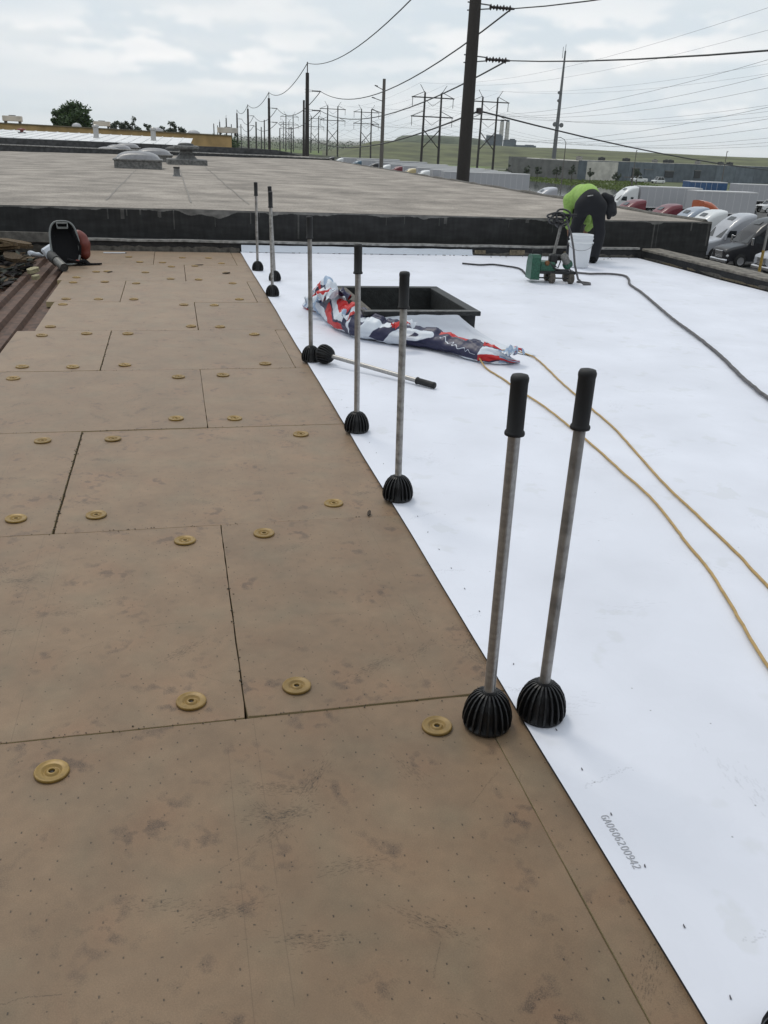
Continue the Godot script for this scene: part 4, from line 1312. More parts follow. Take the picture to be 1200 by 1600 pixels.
	for e in [[27.6, -0.9, 0.55], [25.0, -0.85, 0.5], [17.2, -1.3, 0.8], [17.0, 1.3, 0.8]]:
		var a := MB.new()
		a.lathe([Vector2(0, 0), Vector2(e[2] * 0.9, 0.1), Vector2(e[2], 0.3), Vector2(e[2], 0.55), Vector2(0, 0.6)], 12, Transform3D(Basis(Vector3(1, 0, 0), Vector3(0, 0, 1), Vector3(0, -1, 0)), Vector3(e[1], e[0], 0.2)))
		a.tube([Vector3(0, e[0], 0), Vector3(e[1], e[0], 0.3)], 0.1, 6)
		obj("dish", a, M.pole_steel, m)
	# yard lamp, thin posts
	var ls := [[101.3, -228.6, 10.5, "thin street lamp with curved arm in front of the cream warehouse"], [141.1, -264.7, 9.6, "short thin post rising above the grey warehouse's left part"], [163.9, -251.3, 10.4, "short thin post rising above the grey warehouse's right part"]]
	for i in 3:
		var e: Array = ls[i]
		var t := thing("lamp_post", e[3], "post", Vector3(e[0], GY, e[1]))
		var a := MB.new(); a.tube([Vector3.ZERO, Vector3(0, e[2], 0)], [0.16, 0.1], 8)
		obj("post", a, M.pole_pale, t)
		var b := MB.new()
		if i == 0:
			b.tube([Vector3(0, e[2] - 0.1, 0), Vector3(-0.6, e[2] + 0.7, 0), Vector3(-1.6, e[2] + 1.1, 0)], 0.07, 6); b.box(Vector3(-2.0, e[2] + 1.1, 0), Vector3(0.8, 0.16, 0.35), Basis.IDENTITY, 0.05)
		else:
			b.tube([Vector3(0, e[2] - 0.4, 0), Vector3(0.5, e[2] - 0.1, 0)], 0.06, 5)
		obj("arm", b, M.pole_steel, t)
	# yard post in front of the canal
	var y := thing("wooden_post", "pale wooden post with a small cross board beside the parked dark car", "post", Vector3(70.9, GY, -133.0))
	var ya := MB.new(); ya.tube([Vector3.ZERO, Vector3(0, 5.2, 0)], [0.16, 0.12], 8)
	obj("post", ya, M.pole_pale, y)
	var yb := MB.new(); yb.box(Vector3(-0.7, 5.0, 0), Vector3(1.5, 0.14, 0.1))
	obj("cross_board", yb, M.pole_pale, y)
	# guy strand with yellow guard at the right border
	var gw := thing("guy_wire", "grey guy strand with yellow guard sleeve by the right border", "guy wire", Vector3(23.57, GY, -32.3))
	var ga := MB.new(); ga.tube([Vector3.ZERO, Vector3(0.0, 4.95, 0.0)], 0.06, 10)
	obj("guard_sleeve", ga, mat(C(0.42, 0.27, 0.05), 0.55, 0, "mottle", 2.0), gw)
	var gb := MB.new(); gb.tube([Vector3(0.0, 4.8, 0.0), Vector3(0.1, 14.0, 0.0)], 0.05, 8)
	obj("strand", gb, M.galv, gw)

# ------------------------------------------------------------------ trees
func tree(called: String, label: String, at: Vector3, H: float, crown: Vector3, clumps: int, per: int, size: float, m: Material, group: String, low := 0.35) -> Node3D:
	var t := thing(called, label, "tree", at, rng.randf_range(0, TAU), group)
	var tk := MB.new()
	tk.tube([Vector3.ZERO, Vector3(0.1, H * 0.25, 0), Vector3(-0.05, H * 0.55, 0.1), Vector3(0, H * 0.8, 0)], [H * 0.028, H * 0.022, H * 0.014, H * 0.005], 8)
	for i in 5:
		var a := rng.randf_range(0, TAU); var y := H * rng.randf_range(0.35, 0.65)
		tk.tube([Vector3(0, y, 0), Vector3(cos(a) * crown.x * 0.4, y + H * 0.1, sin(a) * crown.z * 0.4), Vector3(cos(a) * crown.x * 0.7, y + H * 0.2, sin(a) * crown.z * 0.7)], [H * 0.012, H * 0.008, H * 0.003], 6)
	obj("trunk", tk, M.bark, t)
	var cr := MB.new()
	var mid := Vector3(0, H - crown.y, 0)
	for i in clumps:
		var d := Vector3(rng.randfn(0, 1), rng.randfn(0, 1), rng.randfn(0, 1)).normalized() * pow(rng.randf(), 0.45)
		if d.y < -low * 2.0: d.y *= 0.4
		var c := mid + d * crown * 0.82
		var rr := crown.x * rng.randf_range(0.14, 0.28)
		for k in per:
			var o := Vector3(rng.randfn(0, 1), rng.randfn(0, 0.8), rng.randfn(0, 1)).normalized() * rr * pow(rng.randf(), 0.5)
			leaf(cr, c + o, size * rng.randf_range(0.6, 1.3))
	obj("crown", cr, m, t)
	return t

func trees() -> void:
	tree("broadleaf_tree", "big round green tree rising behind the tan building", Vector3(-16.4, GY, -176), 13.6, Vector3(4.3, 4.6, 4.3), 130, 90, 0.5, M.leaf, "")
	var fx := [[-21.8, -196, 10.9, 1.8], [-10.6, -205, 12.2, 2.9], [-7.6, -208, 12.0, 2.9], [-4.3, -205, 11.4, 2.4], [-1.6, -210, 10.8, 1.8], [1.4, -206, 11.5, 2.6]]
	var fl := ["small hazy tree just left of the big round tree", "feathery grey-green tree right beside the big round tree", "feathery grey-green tree, second to the right of the big round tree", "feathery grey-green tree, third to the right of the big round tree", "thin feathery tree with sky gaps, fourth right of the big round tree", "feathery tree farthest right behind the tan building"]
	for i in 6:
		tree("feathery_tree", fl[i], Vector3(fx[i][0], GY, fx[i][1]), fx[i][2], Vector3(fx[i][3], 3.9, fx[i][3]), 40, 50, 0.5, M.leaf_dark, "feathery trees behind the tan building")
	tree("broadleaf_tree", "low bushy tree above the tan wall's right part", Vector3(12.5, GY, -215), 8.9, Vector3(6.0, 2.2, 3.0), 40, 40, 0.5, M.leaf, "")
	# young trees in front of the warehouses
	var yt := [[104.5, -262, 4.6], [108.0, -262, 4.4], [112.5, -258, 4.8], [116.5, -256, 5.0], [120.5, -252, 4.6], [126.0, -246, 4.2], [131.0, -243, 5.2], [101.5, -270, 4.0]]
	var yl := ["second young tree on the bank below the cream warehouse", "third young tree on the bank below the cream warehouse", "bushy young tree at the joint of cream and grey warehouses", "first young tree in front of the grey warehouse", "second young tree in front of the grey warehouse, above the worker", "third young tree in front of the grey warehouse", "young tree beside the loading doors of the grey warehouse", "leftmost young tree on the bank below the cream warehouse"]
	for i in 8:
		tree("young_tree", yl[i], Vector3(yt[i][0], GY, yt[i][1]), yt[i][2], Vector3(1.5, 1.9, 1.5), 18, 40, 0.42, M.leaf_dark, "young trees on the canal bank")
	# coarse grass on the canal bank
	var gb := MB.new()
	for i in 5200:
		var x := rng.randf_range(99, 150); var z := rng.randf_range(-292, -168)
		if x < 107 + (z + 205) * 0.12 or x > 112 + (-z - 165) * 0.34: continue
		var a := rng.randf_range(0, TAU); var h := rng.randf_range(0.15, 0.5)
		var s := Vector3(cos(a), 0, sin(a)) * 0.4
		var p := Vector3(x, GY, z)
		gb.flat3(p - s, p + Vector3(0, h, 0) + s * 0.4, p + s)
	var go := obj("bank_grass", gb, M.grass)
	go.set_meta("kind", "stuff")
	tag(go, "rough green grass on the canal bank before the warehouses", "grass")

# ------------------------------------------------------------------ vehicles
func section(x: float, yb: float, yt: float, w: float, r: float, crown := 0.06) -> Array:
	var out := [Vector3(x, yb, -w), Vector3(x, lerpf(yb, yt - r, 0.5), -w), Vector3(x, yt - r, -w)]
	for i in range(1, 5):
		var a := PI * 0.5 * i / 4.0
		out.append(Vector3(x, yt - r + sin(a) * r, -w + r - cos(a) * r))
	out.append(Vector3(x, yt + crown, 0))
	var m := out.slice(0, out.size() - 1); m.reverse()
	for p in m: out.append(Vector3(p.x, p.y, -p.z))
	return out

func loft(rows: Array) -> MB:
	var P := []
	for e in rows: P.append(section(e[0], e[1], e[2], e[3], e[4]))
	var mb := MB.new(); mb.grid(P)
	for e in [P[0], P[P.size() - 1]]:
		var c := Vector3.ZERO
		for p in e: c += p
		c /= e.size()
		for i in e.size() - 1:
			mb.flat3(c, e[i], e[i + 1])
	return mb

func wheel_parts(at: Vector3, r: float, w: float, parent: Node3D) -> void:
	var z := Basis(Vector3(1, 0, 0), Vector3(0, 0, 1), Vector3(0, -1, 0))
	var a := MB.new()
	a.lathe([Vector2(r * 0.62, -w * 0.5), Vector2(r * 0.94, -w * 0.5), Vector2(r, -w * 0.36), Vector2(r, w * 0.36), Vector2(r * 0.94, w * 0.5), Vector2(r * 0.62, w * 0.5)], 18, Transform3D(z, at))
	var t := obj("wheel", a, M.tyre, parent)
	var b := MB.new()
	b.lathe([Vector2(0, -w * 0.42), Vector2(r * 0.25, -w * 0.44), Vector2(r * 0.5, -w * 0.36), Vector2(r * 0.62, -w * 0.46), Vector2(r * 0.62, w * 0.46), Vector2(r * 0.5, w * 0.36), Vector2(r * 0.25, w * 0.44), Vector2(0, w * 0.42)], 14, Transform3D(z, at))
	obj("rim", b, M.rim, t)

func tractor(label: String, paint: Material, at: Vector3, turn := 0.0, simple := false, chrome := false) -> Node3D:
	var t := thing("semi_truck", label, "truck", at, turn, "semi trucks parked in the yard")
	var b := loft([[-1.36, 0.62, 1.22, 0.92, 0.12], [-1.30, 0.5, 1.42, 1.02, 0.2], [-0.7, 0.5, 1.62, 1.10, 0.22], [0.38, 0.5, 1.86, 1.14, 0.2], [0.42, 0.5, 1.92, 1.2, 0.14], [1.02, 0.5, 2.72, 1.21, 0.16], [1.1, 0.5, 2.84, 1.22, 0.3], [1.5, 0.55, 3.22, 1.23, 0.4], [2.0, 0.55, 3.58, 1.24, 0.42], [2.5, 0.55, 3.82, 1.24, 0.4], [3.1, 0.55, 3.93, 1.24, 0.32], [3.5, 0.55, 3.94, 1.22, 0.25]])
	obj("cab", b, paint, t)
	var fr := MB.new()
	for s in [-1, 1]: fr.box(Vector3(4.1, 0.86, s * 0.42), Vector3(4.6, 0.26, 0.12))
	fr.box(Vector3(5.2, 1.04, 0), Vector3(1.0, 0.14, 1.0), Basis.IDENTITY, 0.04)
	fr.box(Vector3(1.2, 0.75, 0), Vector3(4.4, 0.5, 1.4))
	obj("chassis", fr, M.chassis, t)
	var gl := MB.new()
	gl.quad(Vector3(0.995, 2.70, 0.98), Vector3(0.995, 2.70, -0.98), Vector3(0.41, 1.955, -1.03), Vector3(0.41, 1.955, 1.03))
	for s in [-1.0, 1.0]:
		gl.quad(Vector3(0.78, 2.0, s * 1.216), Vector3(1.1, 2.56, s * 1.226), Vector3(1.75, 2.56, s * 1.245), Vector3(1.75, 1.95, s * 1.245))
		gl.quad(Vector3(2.35, 2.2, s * 1.252), Vector3(2.35, 2.5, s * 1.252), Vector3(2.8, 2.5, s * 1.252), Vector3(2.8, 2.2, s * 1.252))
	obj("window_glass", gl, M.glass, t)
	var sr := MB.new()
	sr.quad(Vector3(2.02, 3.665, 0.42), Vector3(2.02, 3.665, -0.42), Vector3(1.62, 3.40, -0.42), Vector3(1.62, 3.40, 0.42))
	obj("roof_window", sr, M.glass, t)
	var g := MB.new()
	g.box(Vector3(-1.36, 0.98, 0), Vector3(0.08, 0.62, 1.05), Basis.from_euler(Vector3(0, 0, 0.12)), 0.03)
	for i in 5: g.box(Vector3(-1.41 + 0.012 * i, 0.76 + 0.11 * i, 0), Vector3(0.03, 0.03, 0.98))
	obj("grille", g, M.chrome if chrome else M.chassis, t)
	var bu := MB.new(); bu.box(Vector3(-1.32, 0.48, 0), Vector3(0.3, 0.34, 2.3), Basis.IDENTITY, 0.09)
	obj("bumper", bu, M.chrome if chrome and not simple else paint, t)
	for s in [-1.0, 1.0]:
		var h := MB.new(); h.box(Vector3(-1.12, 0.92, s * 0.94), Vector3(0.42, 0.22, 0.24), Basis.from_euler(Vector3(0, s * 0.5, 0)), 0.07)
		obj("headlight", h, M.lamp_lens, t)
		if not simple:
			var mi := MB.new(); mi.box(Vector3(0.62, 2.1, s * 1.46), Vector3(0.14, 0.62, 0.24), Basis.IDENTITY, 0.05); mi.tube([Vector3(0.75, 2.3, s * 1.2), Vector3(0.62, 2.3, s * 1.42)], 0.025, 6)
			obj("mirror", mi, M.chrome if chrome else paint, t)
			var tk := MB.new(); tk.lathe([Vector2(0, -0.75), Vector2(0.3, -0.74), Vector2(0.3, 0.74), Vector2(0, 0.75)], 14, Transform3D(Basis(Vector3(0, 1, 0), Vector3(1, 0, 0), Vector3(0, 0, -1)), Vector3(2.5, 0.72, s * 1.0)))
			obj("fuel_tank", tk, M.chrome, t)
			var dh := MB.new(); dh.box(Vector3(1.6, 1.75, s * 1.245), Vector3(0.2, 0.05, 0.04))
			obj("door_handle", dh, M.chassis, t)
			var ar := MB.new()
			for i in 9:
				var a0 := PI * i / 9.0; var a1 := PI * (i + 1) / 9.0
				ar.quad(Vector3(cos(a0) * 0.62, 0.55 + sin(a0) * 0.6, s * 1.19), Vector3(cos(a1) * 0.62, 0.55 + sin(a1) * 0.6, s * 1.19), Vector3(cos(a1) * 0.54, 0.55 + sin(a1) * 0.52, s * 1.19), Vector3(cos(a0) * 0.54, 0.55 + sin(a0) * 0.52, s * 1.19))
			obj("wheel_arch", ar, M.chassis, t)
		wheel_parts(Vector3(0, 0.52, s * 1.06), 0.52, 0.3, t)
		for x in [4.5, 5.8]: wheel_parts(Vector3(x, 0.52, s * 0.95), 0.52, 0.55, t)
	return t

func trailer(label: String, x0: float, x1: float, z: float, m: Material, endm: Material = null, doors := true) -> Node3D:
	var L := x1 - x0
	var t := thing("box_trailer", label, "trailer", Vector3(x0, GY, z), 0, "box trailers in the yard")
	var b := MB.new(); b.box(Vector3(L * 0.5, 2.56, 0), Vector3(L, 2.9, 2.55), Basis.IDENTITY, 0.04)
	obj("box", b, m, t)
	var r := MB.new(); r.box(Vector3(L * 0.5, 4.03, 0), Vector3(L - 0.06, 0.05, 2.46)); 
	obj("roof", r, M.trailer_roof, t)
	var rl := MB.new()
	for s in [-1.0, 1.0]:
		rl.box(Vector3(L * 0.5, 3.97, s * 1.285), Vector3(L, 0.14, 0.03)); rl.box(Vector3(L * 0.5, 1.16, s * 1.285), Vector3(L, 0.16, 0.03))
		for i in range(1, int(L / 1.2)): rl.box(Vector3(i * 1.2, 2.56, s * 1.277), Vector3(0.05, 2.7, 0.012))
	obj("rails", rl, endm if endm else M.trailer_roof, t)
	var u := MB.new()
	for s in [-1, 1]: u.box(Vector3(L * 0.55, 0.95, s * 0.45), Vector3(L * 0.85, 0.28, 0.1))
	for s in [-1, 1]: u.box(Vector3(L * 0.2, 0.5, s * 0.8), Vector3(0.14, 0.98, 0.14))
	obj("underframe", u, M.chassis, t)
	var d := MB.new()
	for s in [-1.0, 1.0]: d.box(Vector3(L + 0.02, 2.56, s * 0.62), Vector3(0.06, 2.66, 1.16), Basis.IDENTITY, 0.01)
	if doors: obj("rear_doors", d, endm if endm else m, t)
	for s in [-1.0, 1.0]:
		for k in [1.6, 2.9]: wheel_parts(Vector3(L - k, 0.51, s * 0.98), 0.51, 0.5, t)
	return t

func car(label: String, paint: Material, at: Vector3, turn: float, tall := 1.0) -> void:
	var t := thing("parked_car", label, "car", at, turn, "cars parked in the yard")
	var b := loft([[-2.25, 0.4, 0.72, 0.7, 0.1], [-2.1, 0.32, 0.9, 0.86, 0.15], [-1.1, 0.3, 1.02, 0.92, 0.14], [1.6, 0.3, 1.06, 0.92, 0.14], [2.15, 0.32, 1.0, 0.88, 0.15], [2.3, 0.42, 0.8, 0.8, 0.1]])
	obj("body", b, paint, t)
	var c := loft([[-1.0, 0.95, 1.06, 0.82, 0.05], [-0.35, 0.95, 1.55 * tall, 0.74, 0.18], [0.4, 0.95, 1.62 * tall, 0.74, 0.2], [1.5, 0.95, 1.58 * tall, 0.74, 0.2], [2.1, 0.95, 1.1, 0.8, 0.06]])
	obj("cabin_glass", c, M.glass, t)
	var r := MB.new(); r.box(Vector3(0.55, 1.63 * tall, 0), Vector3(1.9, 0.07, 1.24), Basis.IDENTITY, 0.03)
	for s in [-1.0, 1.0]:
		r.bar(Vector3(-1.0, 1.02, s * 0.81), Vector3(-0.33, 1.6 * tall, s * 0.62), 0.07, 0.07); r.bar(Vector3(2.1, 1.05, s * 0.8), Vector3(1.5, 1.6 * tall, s * 0.62), 0.09, 0.09); r.bar(Vector3(0.45, 1.02, s * 0.85), Vector3(0.45, 1.58 * tall, s * 0.74), 0.09, 0.05)
	obj("roof_frame", r, paint, t)
	for s in [-1.0, 1.0]:
		var h := MB.new(); h.box(Vector3(-2.17, 0.78, s * 0.62), Vector3(0.16, 0.16, 0.3), Basis.IDENTITY, 0.05)
		obj("headlight", h, M.lamp_lens, t)
		for x in [-1.4, 1.4]: wheel_parts(Vector3(x, 0.35, s * 0.82), 0.35, 0.22, t)

func pickup(label: String, paint: Material, at: Vector3, turn: float) -> void:
	var t := thing("pickup_truck", label, "pickup", at, turn)
	var b := loft([[-2.7, 0.6, 1.0, 0.84, 0.1], [-2.6, 0.5, 1.2, 0.95, 0.15], [-1.2, 0.5, 1.32, 0.98, 0.15], [1.2, 0.5, 1.32, 0.98, 0.1], [2.9, 0.55, 1.34, 0.98, 0.1]])
	obj("body", b, paint, t)
	var c := loft([[-1.2, 1.2, 1.34, 0.88, 0.05], [-0.6, 1.2, 1.92, 0.8, 0.18], [0.6, 1.2, 1.96, 0.8, 0.18], [0.9, 1.2, 1.36, 0.88, 0.05]])
	obj("cabin_glass", c, M.glass, t)
	var r := MB.new(); r.box(Vector3(0, 1.98, 0), Vector3(1.3, 0.07, 1.36), Basis.IDENTITY, 0.03)
	for s in [-1.0, 1.0]:
		r.bar(Vector3(-1.18, 1.32, s * 0.87), Vector3(-0.6, 1.95, s * 0.68), 0.07, 0.07); r.bar(Vector3(0.9, 1.32, s * 0.87), Vector3(0.6, 1.95, s * 0.68), 0.12, 0.1)
	obj("roof_frame", r, paint, t)
	var g := MB.new(); g.box(Vector3(-2.72, 0.95, 0), Vector3(0.1, 0.35, 1.2), Basis.IDENTITY, 0.04)
	obj("grille", g, M.chassis, t)
	for s in [-1.0, 1.0]:
		var h := MB.new(); h.box(Vector3(-2.66, 1.02, s * 0.74), Vector3(0.14, 0.2, 0.26), Basis.IDENTITY, 0.05)
		obj("headlight", h, M.lamp_lens, t)
		for x in [-1.75, 1.85]: wheel_parts(Vector3(x, 0.42, s * 0.86), 0.42, 0.26, t)

func yard() -> void:
	var black := car_paint(C(0.010, 0.010, 0.013)); var silver := car_paint(C(0.36, 0.37, 0.40), 0.35); var white := car_paint(C(0.62, 0.63, 0.63), 0.4)
	var slate := car_paint(C(0.24, 0.28, 0.34), 0.35); var maroon := car_paint(C(0.135, 0.012, 0.022), 0.35); var orange := car_paint(C(0.42, 0.085, 0.02), 0.4); var teal := car_paint(C(0.03, 0.09, 0.14), 0.35)
	var cream := car_paint(C(0.45, 0.36, 0.18), 0.4)
	var blue := mat(C(0.03, 0.09, 0.21), 0.5, 0, "mottle_soft", 0.2); var green := mat(C(0.01, 0.10, 0.045), 0.5, 0, "mottle_soft", 0.2)
	tractor("silver semi truck nose cut off by the right border, nearest of the row", silver, Vector3(46.6, GY, -62.0), 0, false, true)
	tractor("black semi truck with chrome grille, second nearest in the parked row", black, Vector3(45.9, GY, -66.8), 0, false, true)
	tractor("silver-grey semi truck beside the black one, roof window showing", silver, Vector3(46.2, GY, -71.1))
	tractor("white semi truck with rounded roof behind the silver-grey one", white, Vector3(45.8, GY, -74.9))
	tractor("slate blue semi truck between the white and the maroon trucks", slate, Vector3(46.2, GY, -78.5))
	tractor("nearer maroon semi truck of the two, beside the slate blue one", maroon, Vector3(45.6, GY, -82.3))
	tractor("farther maroon semi truck of the two, right of the worker", maroon, Vector3(45.2, GY, -88.8))
	tractor("orange semi truck facing right behind the maroon and white trucks", orange, Vector3(60.3, GY, -90.8), PI)
	tractor("pale grey semi truck roof just left of the worker", silver, Vector3(45.4, GY, -112.5))
	var far := [[-171.0, white, "white far semi truck beside the nearest long trailer"], [-181.2, cream, "yellowish far semi truck beyond the gravel roof edge"], [-192.5, maroon, "dark red far semi truck among the trailers"], [-203.6, white, "white far semi truck just behind the dark red one"], [-216.0, black, "black far semi truck between two white ones"], [-236.0, teal, "teal blue far semi truck beyond the gravel roof edge"], [-262.0, white, "white far semi truck near the end of the far row"], [-277.0, black, "black semi truck at the far end of the row"]]
	for e in far: tractor(e[2], e[1], Vector3(44.6, GY, e[0]), 0, true)
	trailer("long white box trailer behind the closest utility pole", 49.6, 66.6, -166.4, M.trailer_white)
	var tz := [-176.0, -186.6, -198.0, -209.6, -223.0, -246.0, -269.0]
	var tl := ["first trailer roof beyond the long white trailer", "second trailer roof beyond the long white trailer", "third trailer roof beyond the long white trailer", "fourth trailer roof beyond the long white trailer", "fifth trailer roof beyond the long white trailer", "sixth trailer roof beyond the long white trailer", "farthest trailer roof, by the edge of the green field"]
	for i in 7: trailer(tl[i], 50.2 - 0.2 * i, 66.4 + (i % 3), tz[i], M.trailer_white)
	tractor("white semi truck cab coupled to a white box, behind the maroon trucks", white, Vector3(64.0, GY, -125.4))
	trailer("white box trailer coupled to the white semi truck cab", 67.9, 78.0, -125.4, M.trailer_white)
	trailer("grey-white box trailer right behind the orange truck", 71.5, 81.2, -116.3, M.trailer_white)
	trailer("blue box trailer in front of the grey warehouse", 97.0, 105.2, -160.4, blue)
	trailer("white box trailer right of the blue one, before the grey warehouse", 103.8, 112.4, -155.0, M.trailer_white)
	trailer("dark green box trailer at the far right of the yard", 112.8, 121.0, -156.5, green)
	pickup("white pickup truck parked at the right border before the trailers", white, Vector3(101.0, GY, -139.0), 0.25)
	car("black sedan parked left of the white pickup", black, Vector3(83.5, GY, -121.5), 0.1)
	car("dark car parked below the white pickup at the right border", car_paint(C(0.03, 0.032, 0.036)), Vector3(92.5, GY, -124.0), 0.1)
	car("dark sport utility car right of the worker's waist", car_paint(C(0.012, 0.014, 0.02)), Vector3(65.0, GY, -136.0), 0.6, 1.12)
	car("white car partly hidden behind the worker", white, Vector3(60.6, GY, -134.0), 0.7)
	car("white car roof in front of the canal, near the wooden post", white, Vector3(68.5, GY, -128.6), 0.1)
	pickup("white work truck before the grey warehouse's open doors", white, Vector3(145.0, GY, -268.0), 0.2)
	car("white car beside the work truck at the grey warehouse", white, Vector3(153.0, GY, -270.0), 0.2, 1.2)

# ------------------------------------------------------------------ magnets on poles
func make_magnet() -> Node3D:
	var t := thing("weld_magnet", "x", "magnet tool", Vector3.ZERO, 0, "pole-mounted ribbed magnets along the sheet edge")
	var h := MB.new()
	h.lathe([Vector2(0.0, 0.0), Vector2(0.056, 0.0), Vector2(0.060, 0.004), Vector2(0.060, 0.010), Vector2(0.050, 0.016), Vector2(0.048, 0.05), Vector2(0.038, 0.078), Vector2(0.022, 0.092), Vector2(0.018, 0.104), Vector2(0.0, 0.104)], 28)
	var hd := obj("ribbed_head", h, M.fin, t)
	for i in 20:
		var f := MB.new()
		f.prism(PackedVector2Array([Vector2(0.016, 0.008), Vector2(0.060, 0.006), Vector2(0.0635, 0.014), Vector2(0.064, 0.030), Vector2(0.061, 0.048), Vector2(0.0545, 0.068), Vector2(0.045, 0.084), Vector2(0.033, 0.096), Vector2(0.022, 0.101), Vector2(0.016, 0.100)]), -0.0022, 0.0022, Transform3D(Basis.from_euler(Vector3(0, TAU * i / 20.0, 0)), Vector3.ZERO))
		obj("fin", f, M.fin, hd)
	var p := MB.new(); p.tube([Vector3(0, 0.095, 0), Vector3(0, 0.4, 0), Vector3(0, 0.80, 0)], 0.0142, 16)
	obj("pole", p, M.galv, t)
	var g := MB.new()
	g.lathe([Vector2(0.0145, 0.782), Vector2(0.0225, 0.783), Vector2(0.0232, 0.787), Vector2(0.0222, 0.791), Vector2(0.0195, 0.794), Vector2(0.0195, 0.90), Vector2(0.0205, 0.906), Vector2(0.0205, 0.912), Vector2(0.0175, 0.9185), Vector2(0.010, 0.9205), Vector2(0.0, 0.921)], 22)
	obj("grip", g, M.grip, t)
	return t

func magnets() -> void:
	var spots := [[0.719, -1.707, "ribbed magnet on a pole standing on the boards, at the sheet's edge"], [0.868, -1.71, "ribbed magnet on a pole, the right one of the nearest pair"], [0.85, -3.21, "ribbed magnet on a pole, third standing one from the camera"], [0.857, -4.122, "ribbed magnet on a pole, fourth standing one from the camera"], [0.848, -5.644, "ribbed magnet on a pole, fifth standing one, touching the fallen one"], [0.868, -8.225, "ribbed magnet on a pole, the nearest of the three far ones"], [0.995, -9.17, "ribbed magnet on a pole, the middle and rightmost of the three far ones"], [0.885, -9.908, "ribbed magnet on a pole, farthest from the camera"], [0.935, -0.765, "ribbed magnet cut off by the lower right corner of the picture"]]
	var lean := [[0.006, 0.004], [0.0, -0.003], [0.0, 0.018], [0.0, 0.02], [0.01, 0.018], [0.0, 0.012], [0.0, 0.05], [0, 0.008], [0.0, -0.02]]
	var src := make_magnet()
	for i in spots.size():
		var e: Array = spots[i]
		var y := 0.0015 if i == 0 else 0.0095
		var o: Node3D = src
		if i > 0: o = dup(src, "weld_magnet", e[2], Vector3(e[0], y, e[1]))
		o.position = Vector3(e[0], y, e[1])
		o.set_meta("label", e[2])
		o.rotation = Vector3(lean[i][0], i * 1.3, 0)
		o.rotation.z = lean[i][1]
		if i > 0: o.basis = Basis(Vector3(0, 0, 1), lean[i][1]) * Basis(Vector3(0, 1, 0), i * 1.3)
		else: o.basis = Basis(Vector3(0, 0, 1), 0.008)
	var stained := mat(C(0.36, 0.345, 0.325), 0.45, 0.6, "mottle", 2.2); var dusty := mat(C(0.43, 0.42, 0.40), 0.5, 0.5, "mottle", 4.5)
	for i in spots.size():
		if i % 3 == 0: continue
		var who := get_node("weld_magnet_%03d" % i)
		(who.get_node("pole") as MeshInstance3D).set_surface_override_material(0, stained if i % 3 == 1 else dusty)
	var l := dup(src, "weld_magnet", "fallen ribbed magnet lying on the white sheet with its pole to the right", Vector3.ZERO)
	var a := Vector3(0.905, 0.0745, -5.585); var b := Vector3(1.46, 0.0335, -4.915)
	var yv := (b - a).normalized(); var xv := Vector3.UP.cross(yv).normalized()
	l.transform = Transform3D(Basis(xv, yv, xv.cross(yv)), a)

